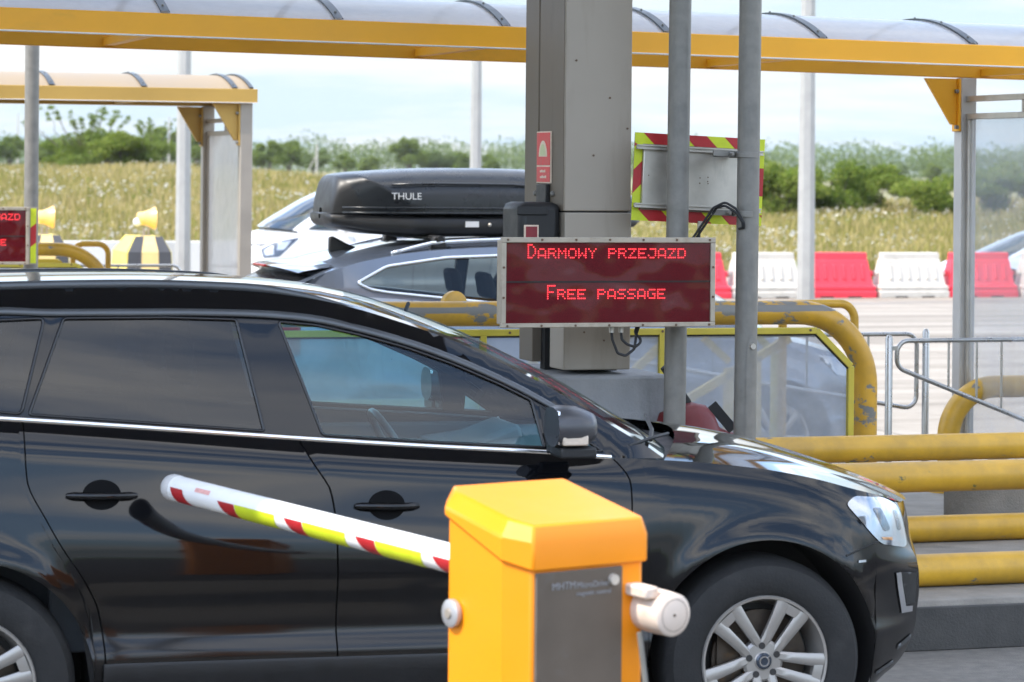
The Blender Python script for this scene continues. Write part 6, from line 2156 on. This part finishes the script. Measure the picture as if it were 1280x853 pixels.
# ------------------------------------------------------------------ sky, sun, camera
SUN_AZ = math.atan2(-.50, -.87)          # direction towards the sun, behind the camera on the left
SUN_EL = R(50)
w = bpy.data.worlds.new('World')
scene.world = w
w.use_nodes = True
t = w.node_tree
t.nodes.clear()
out = N(t, 'ShaderNodeOutputWorld')
bg = N(t, 'ShaderNodeBackground'); bg.inputs['Strength'].default_value = .15
sky = N(t, 'ShaderNodeTexSky', sky_type='NISHITA', sun_disc=False)
sky.sun_elevation = SUN_EL
sky.sun_rotation = math.atan2(math.cos(SUN_AZ), math.sin(SUN_AZ))
sky.altitude = 100; sky.air_density = 1.0; sky.dust_density = .6; sky.ozone_density = 1.2
tc = N(t, 'ShaderNodeTexCoord')
sep = N(t, 'ShaderNodeSeparateXYZ'); t.links.new(tc.outputs['Generated'], sep.inputs[0])
zz = N(t, 'ShaderNodeMath', operation='MAXIMUM'); zz.inputs[1].default_value = 0.0; t.links.new(sep.outputs['Z'], zz.inputs[0])
za = N(t, 'ShaderNodeMath', operation='ADD'); za.inputs[1].default_value = .24; t.links.new(zz.outputs[0], za.inputs[0])
dx = N(t, 'ShaderNodeMath', operation='DIVIDE'); t.links.new(sep.outputs['X'], dx.inputs[0]); t.links.new(za.outputs[0], dx.inputs[1])
dy = N(t, 'ShaderNodeMath', operation='DIVIDE'); t.links.new(sep.outputs['Y'], dy.inputs[0]); t.links.new(za.outputs[0], dy.inputs[1])
cb = N(t, 'ShaderNodeCombineXYZ'); sx = N(t, 'ShaderNodeMath', operation='MULTIPLY'); sx.inputs[1].default_value = .4; t.links.new(dx.outputs[0], sx.inputs[0]); t.links.new(sx.outputs[0], cb.inputs[0]); t.links.new(dy.outputs[0], cb.inputs[1])
nz = N(t, 'ShaderNodeTexNoise'); nz.inputs['Scale'].default_value = 2.6; nz.inputs['Detail'].default_value = 8; nz.inputs['Roughness'].default_value = .62
t.links.new(cb.outputs[0], nz.inputs['Vector'])
cl = ramp(t, nz.outputs['Fac'], [(.45, 0.0), (.55, .5), (.66, .92)])
mx = N(t, 'ShaderNodeMix', data_type='RGBA')
# blue-white haze low down, where the sky model turns yellowish
hz = N(t, 'ShaderNodeMapRange'); hz.inputs[1].default_value = 0; hz.inputs[2].default_value = .14; hz.inputs[3].default_value = .85; hz.inputs[4].default_value = .05
t.links.new(zz.outputs[0], hz.inputs[0])
m0 = N(t, 'ShaderNodeMix', data_type='RGBA')
t.links.new(hz.outputs[0], m0.inputs[0]); t.links.new(sky.outputs[0], m0.inputs[6]); m0.inputs[7].default_value = (4.6, 6.1, 7.7, 1)
t.links.new(cl.outputs['Color'], mx.inputs[0]); t.links.new(m0.outputs[2], mx.inputs[6])
mx.inputs[7].default_value = (7.3, 7.1, 6.85, 1)
# gradient added to the sky: dim at the horizon, brighter higher up for fill
mr = N(t, 'ShaderNodeMapRange'); mr.inputs[1].default_value = .065; mr.inputs[2].default_value = .20; mr.inputs[3].default_value = .345; mr.inputs[4].default_value = 1.25
t.links.new(zz.outputs[0], mr.inputs[0])
m2 = N(t, 'ShaderNodeMix', data_type='RGBA', blend_type='MULTIPLY'); m2.inputs[0].default_value = 1
t.links.new(mx.outputs[2], m2.inputs[6]); t.links.new(mr.outputs[0], m2.inputs[7])
t.links.new(m2.outputs[2], bg.inputs[0]); t.links.new(bg.outputs[0], out.inputs[0])

sd = bpy.data.lights.new('sun', 'SUN')
sd.energy = 2.0; sd.angle = R(.5); sd.color = (1, .93, .82)
so = bpy.data.objects.new('sun', sd); COL.objects.link(so)
dirv = Vector((math.cos(SUN_AZ) * math.cos(SUN_EL), math.sin(SUN_AZ) * math.cos(SUN_EL), math.sin(SUN_EL)))
so.rotation_euler = dirv.to_track_quat('Z', 'Y').to_euler()
so.location = (0, -5, 12)

cd = bpy.data.cameras.new('camera')
cd.sensor_width = 36; cd.lens = 36 * 3630 / 1280
cd.shift_y = (212 - 426.5) / 1280.0
cd.clip_start = .1; cd.clip_end = 12000
cd.dof.use_dof = True; cd.dof.focus_distance = 12.6; cd.dof.aperture_fstop = 5.6
co = bpy.data.objects.new('camera', cd); COL.objects.link(co)
co.location = (0, 0, CAM_H)
co.rotation_euler = (R(90), .009, 0)
co.rotation_mode = 'XYZ'
co.matrix_world = Matrix.Translation((0, 0, CAM_H)) @ Matrix.Rotation(R(90), 4, 'X') @ Matrix.Rotation(.009, 4, 'Z')
scene.camera = co

scene.render.engine = 'CYCLES'
scene.cycles.use_denoising = True
scene.cycles.max_bounces = 10
scene.cycles.transparent_max_bounces = 24
scene.cycles.caustics_reflective = False
scene.cycles.caustics_refractive = False
scene.cycles.sample_clamp_indirect = 6
scene.view_settings.view_transform = 'Standard'
scene.view_settings.look = 'None'
scene.view_settings.gamma = 1
scene.view_settings.exposure = 1.6
scene.view_settings.use_curve_mapping = False
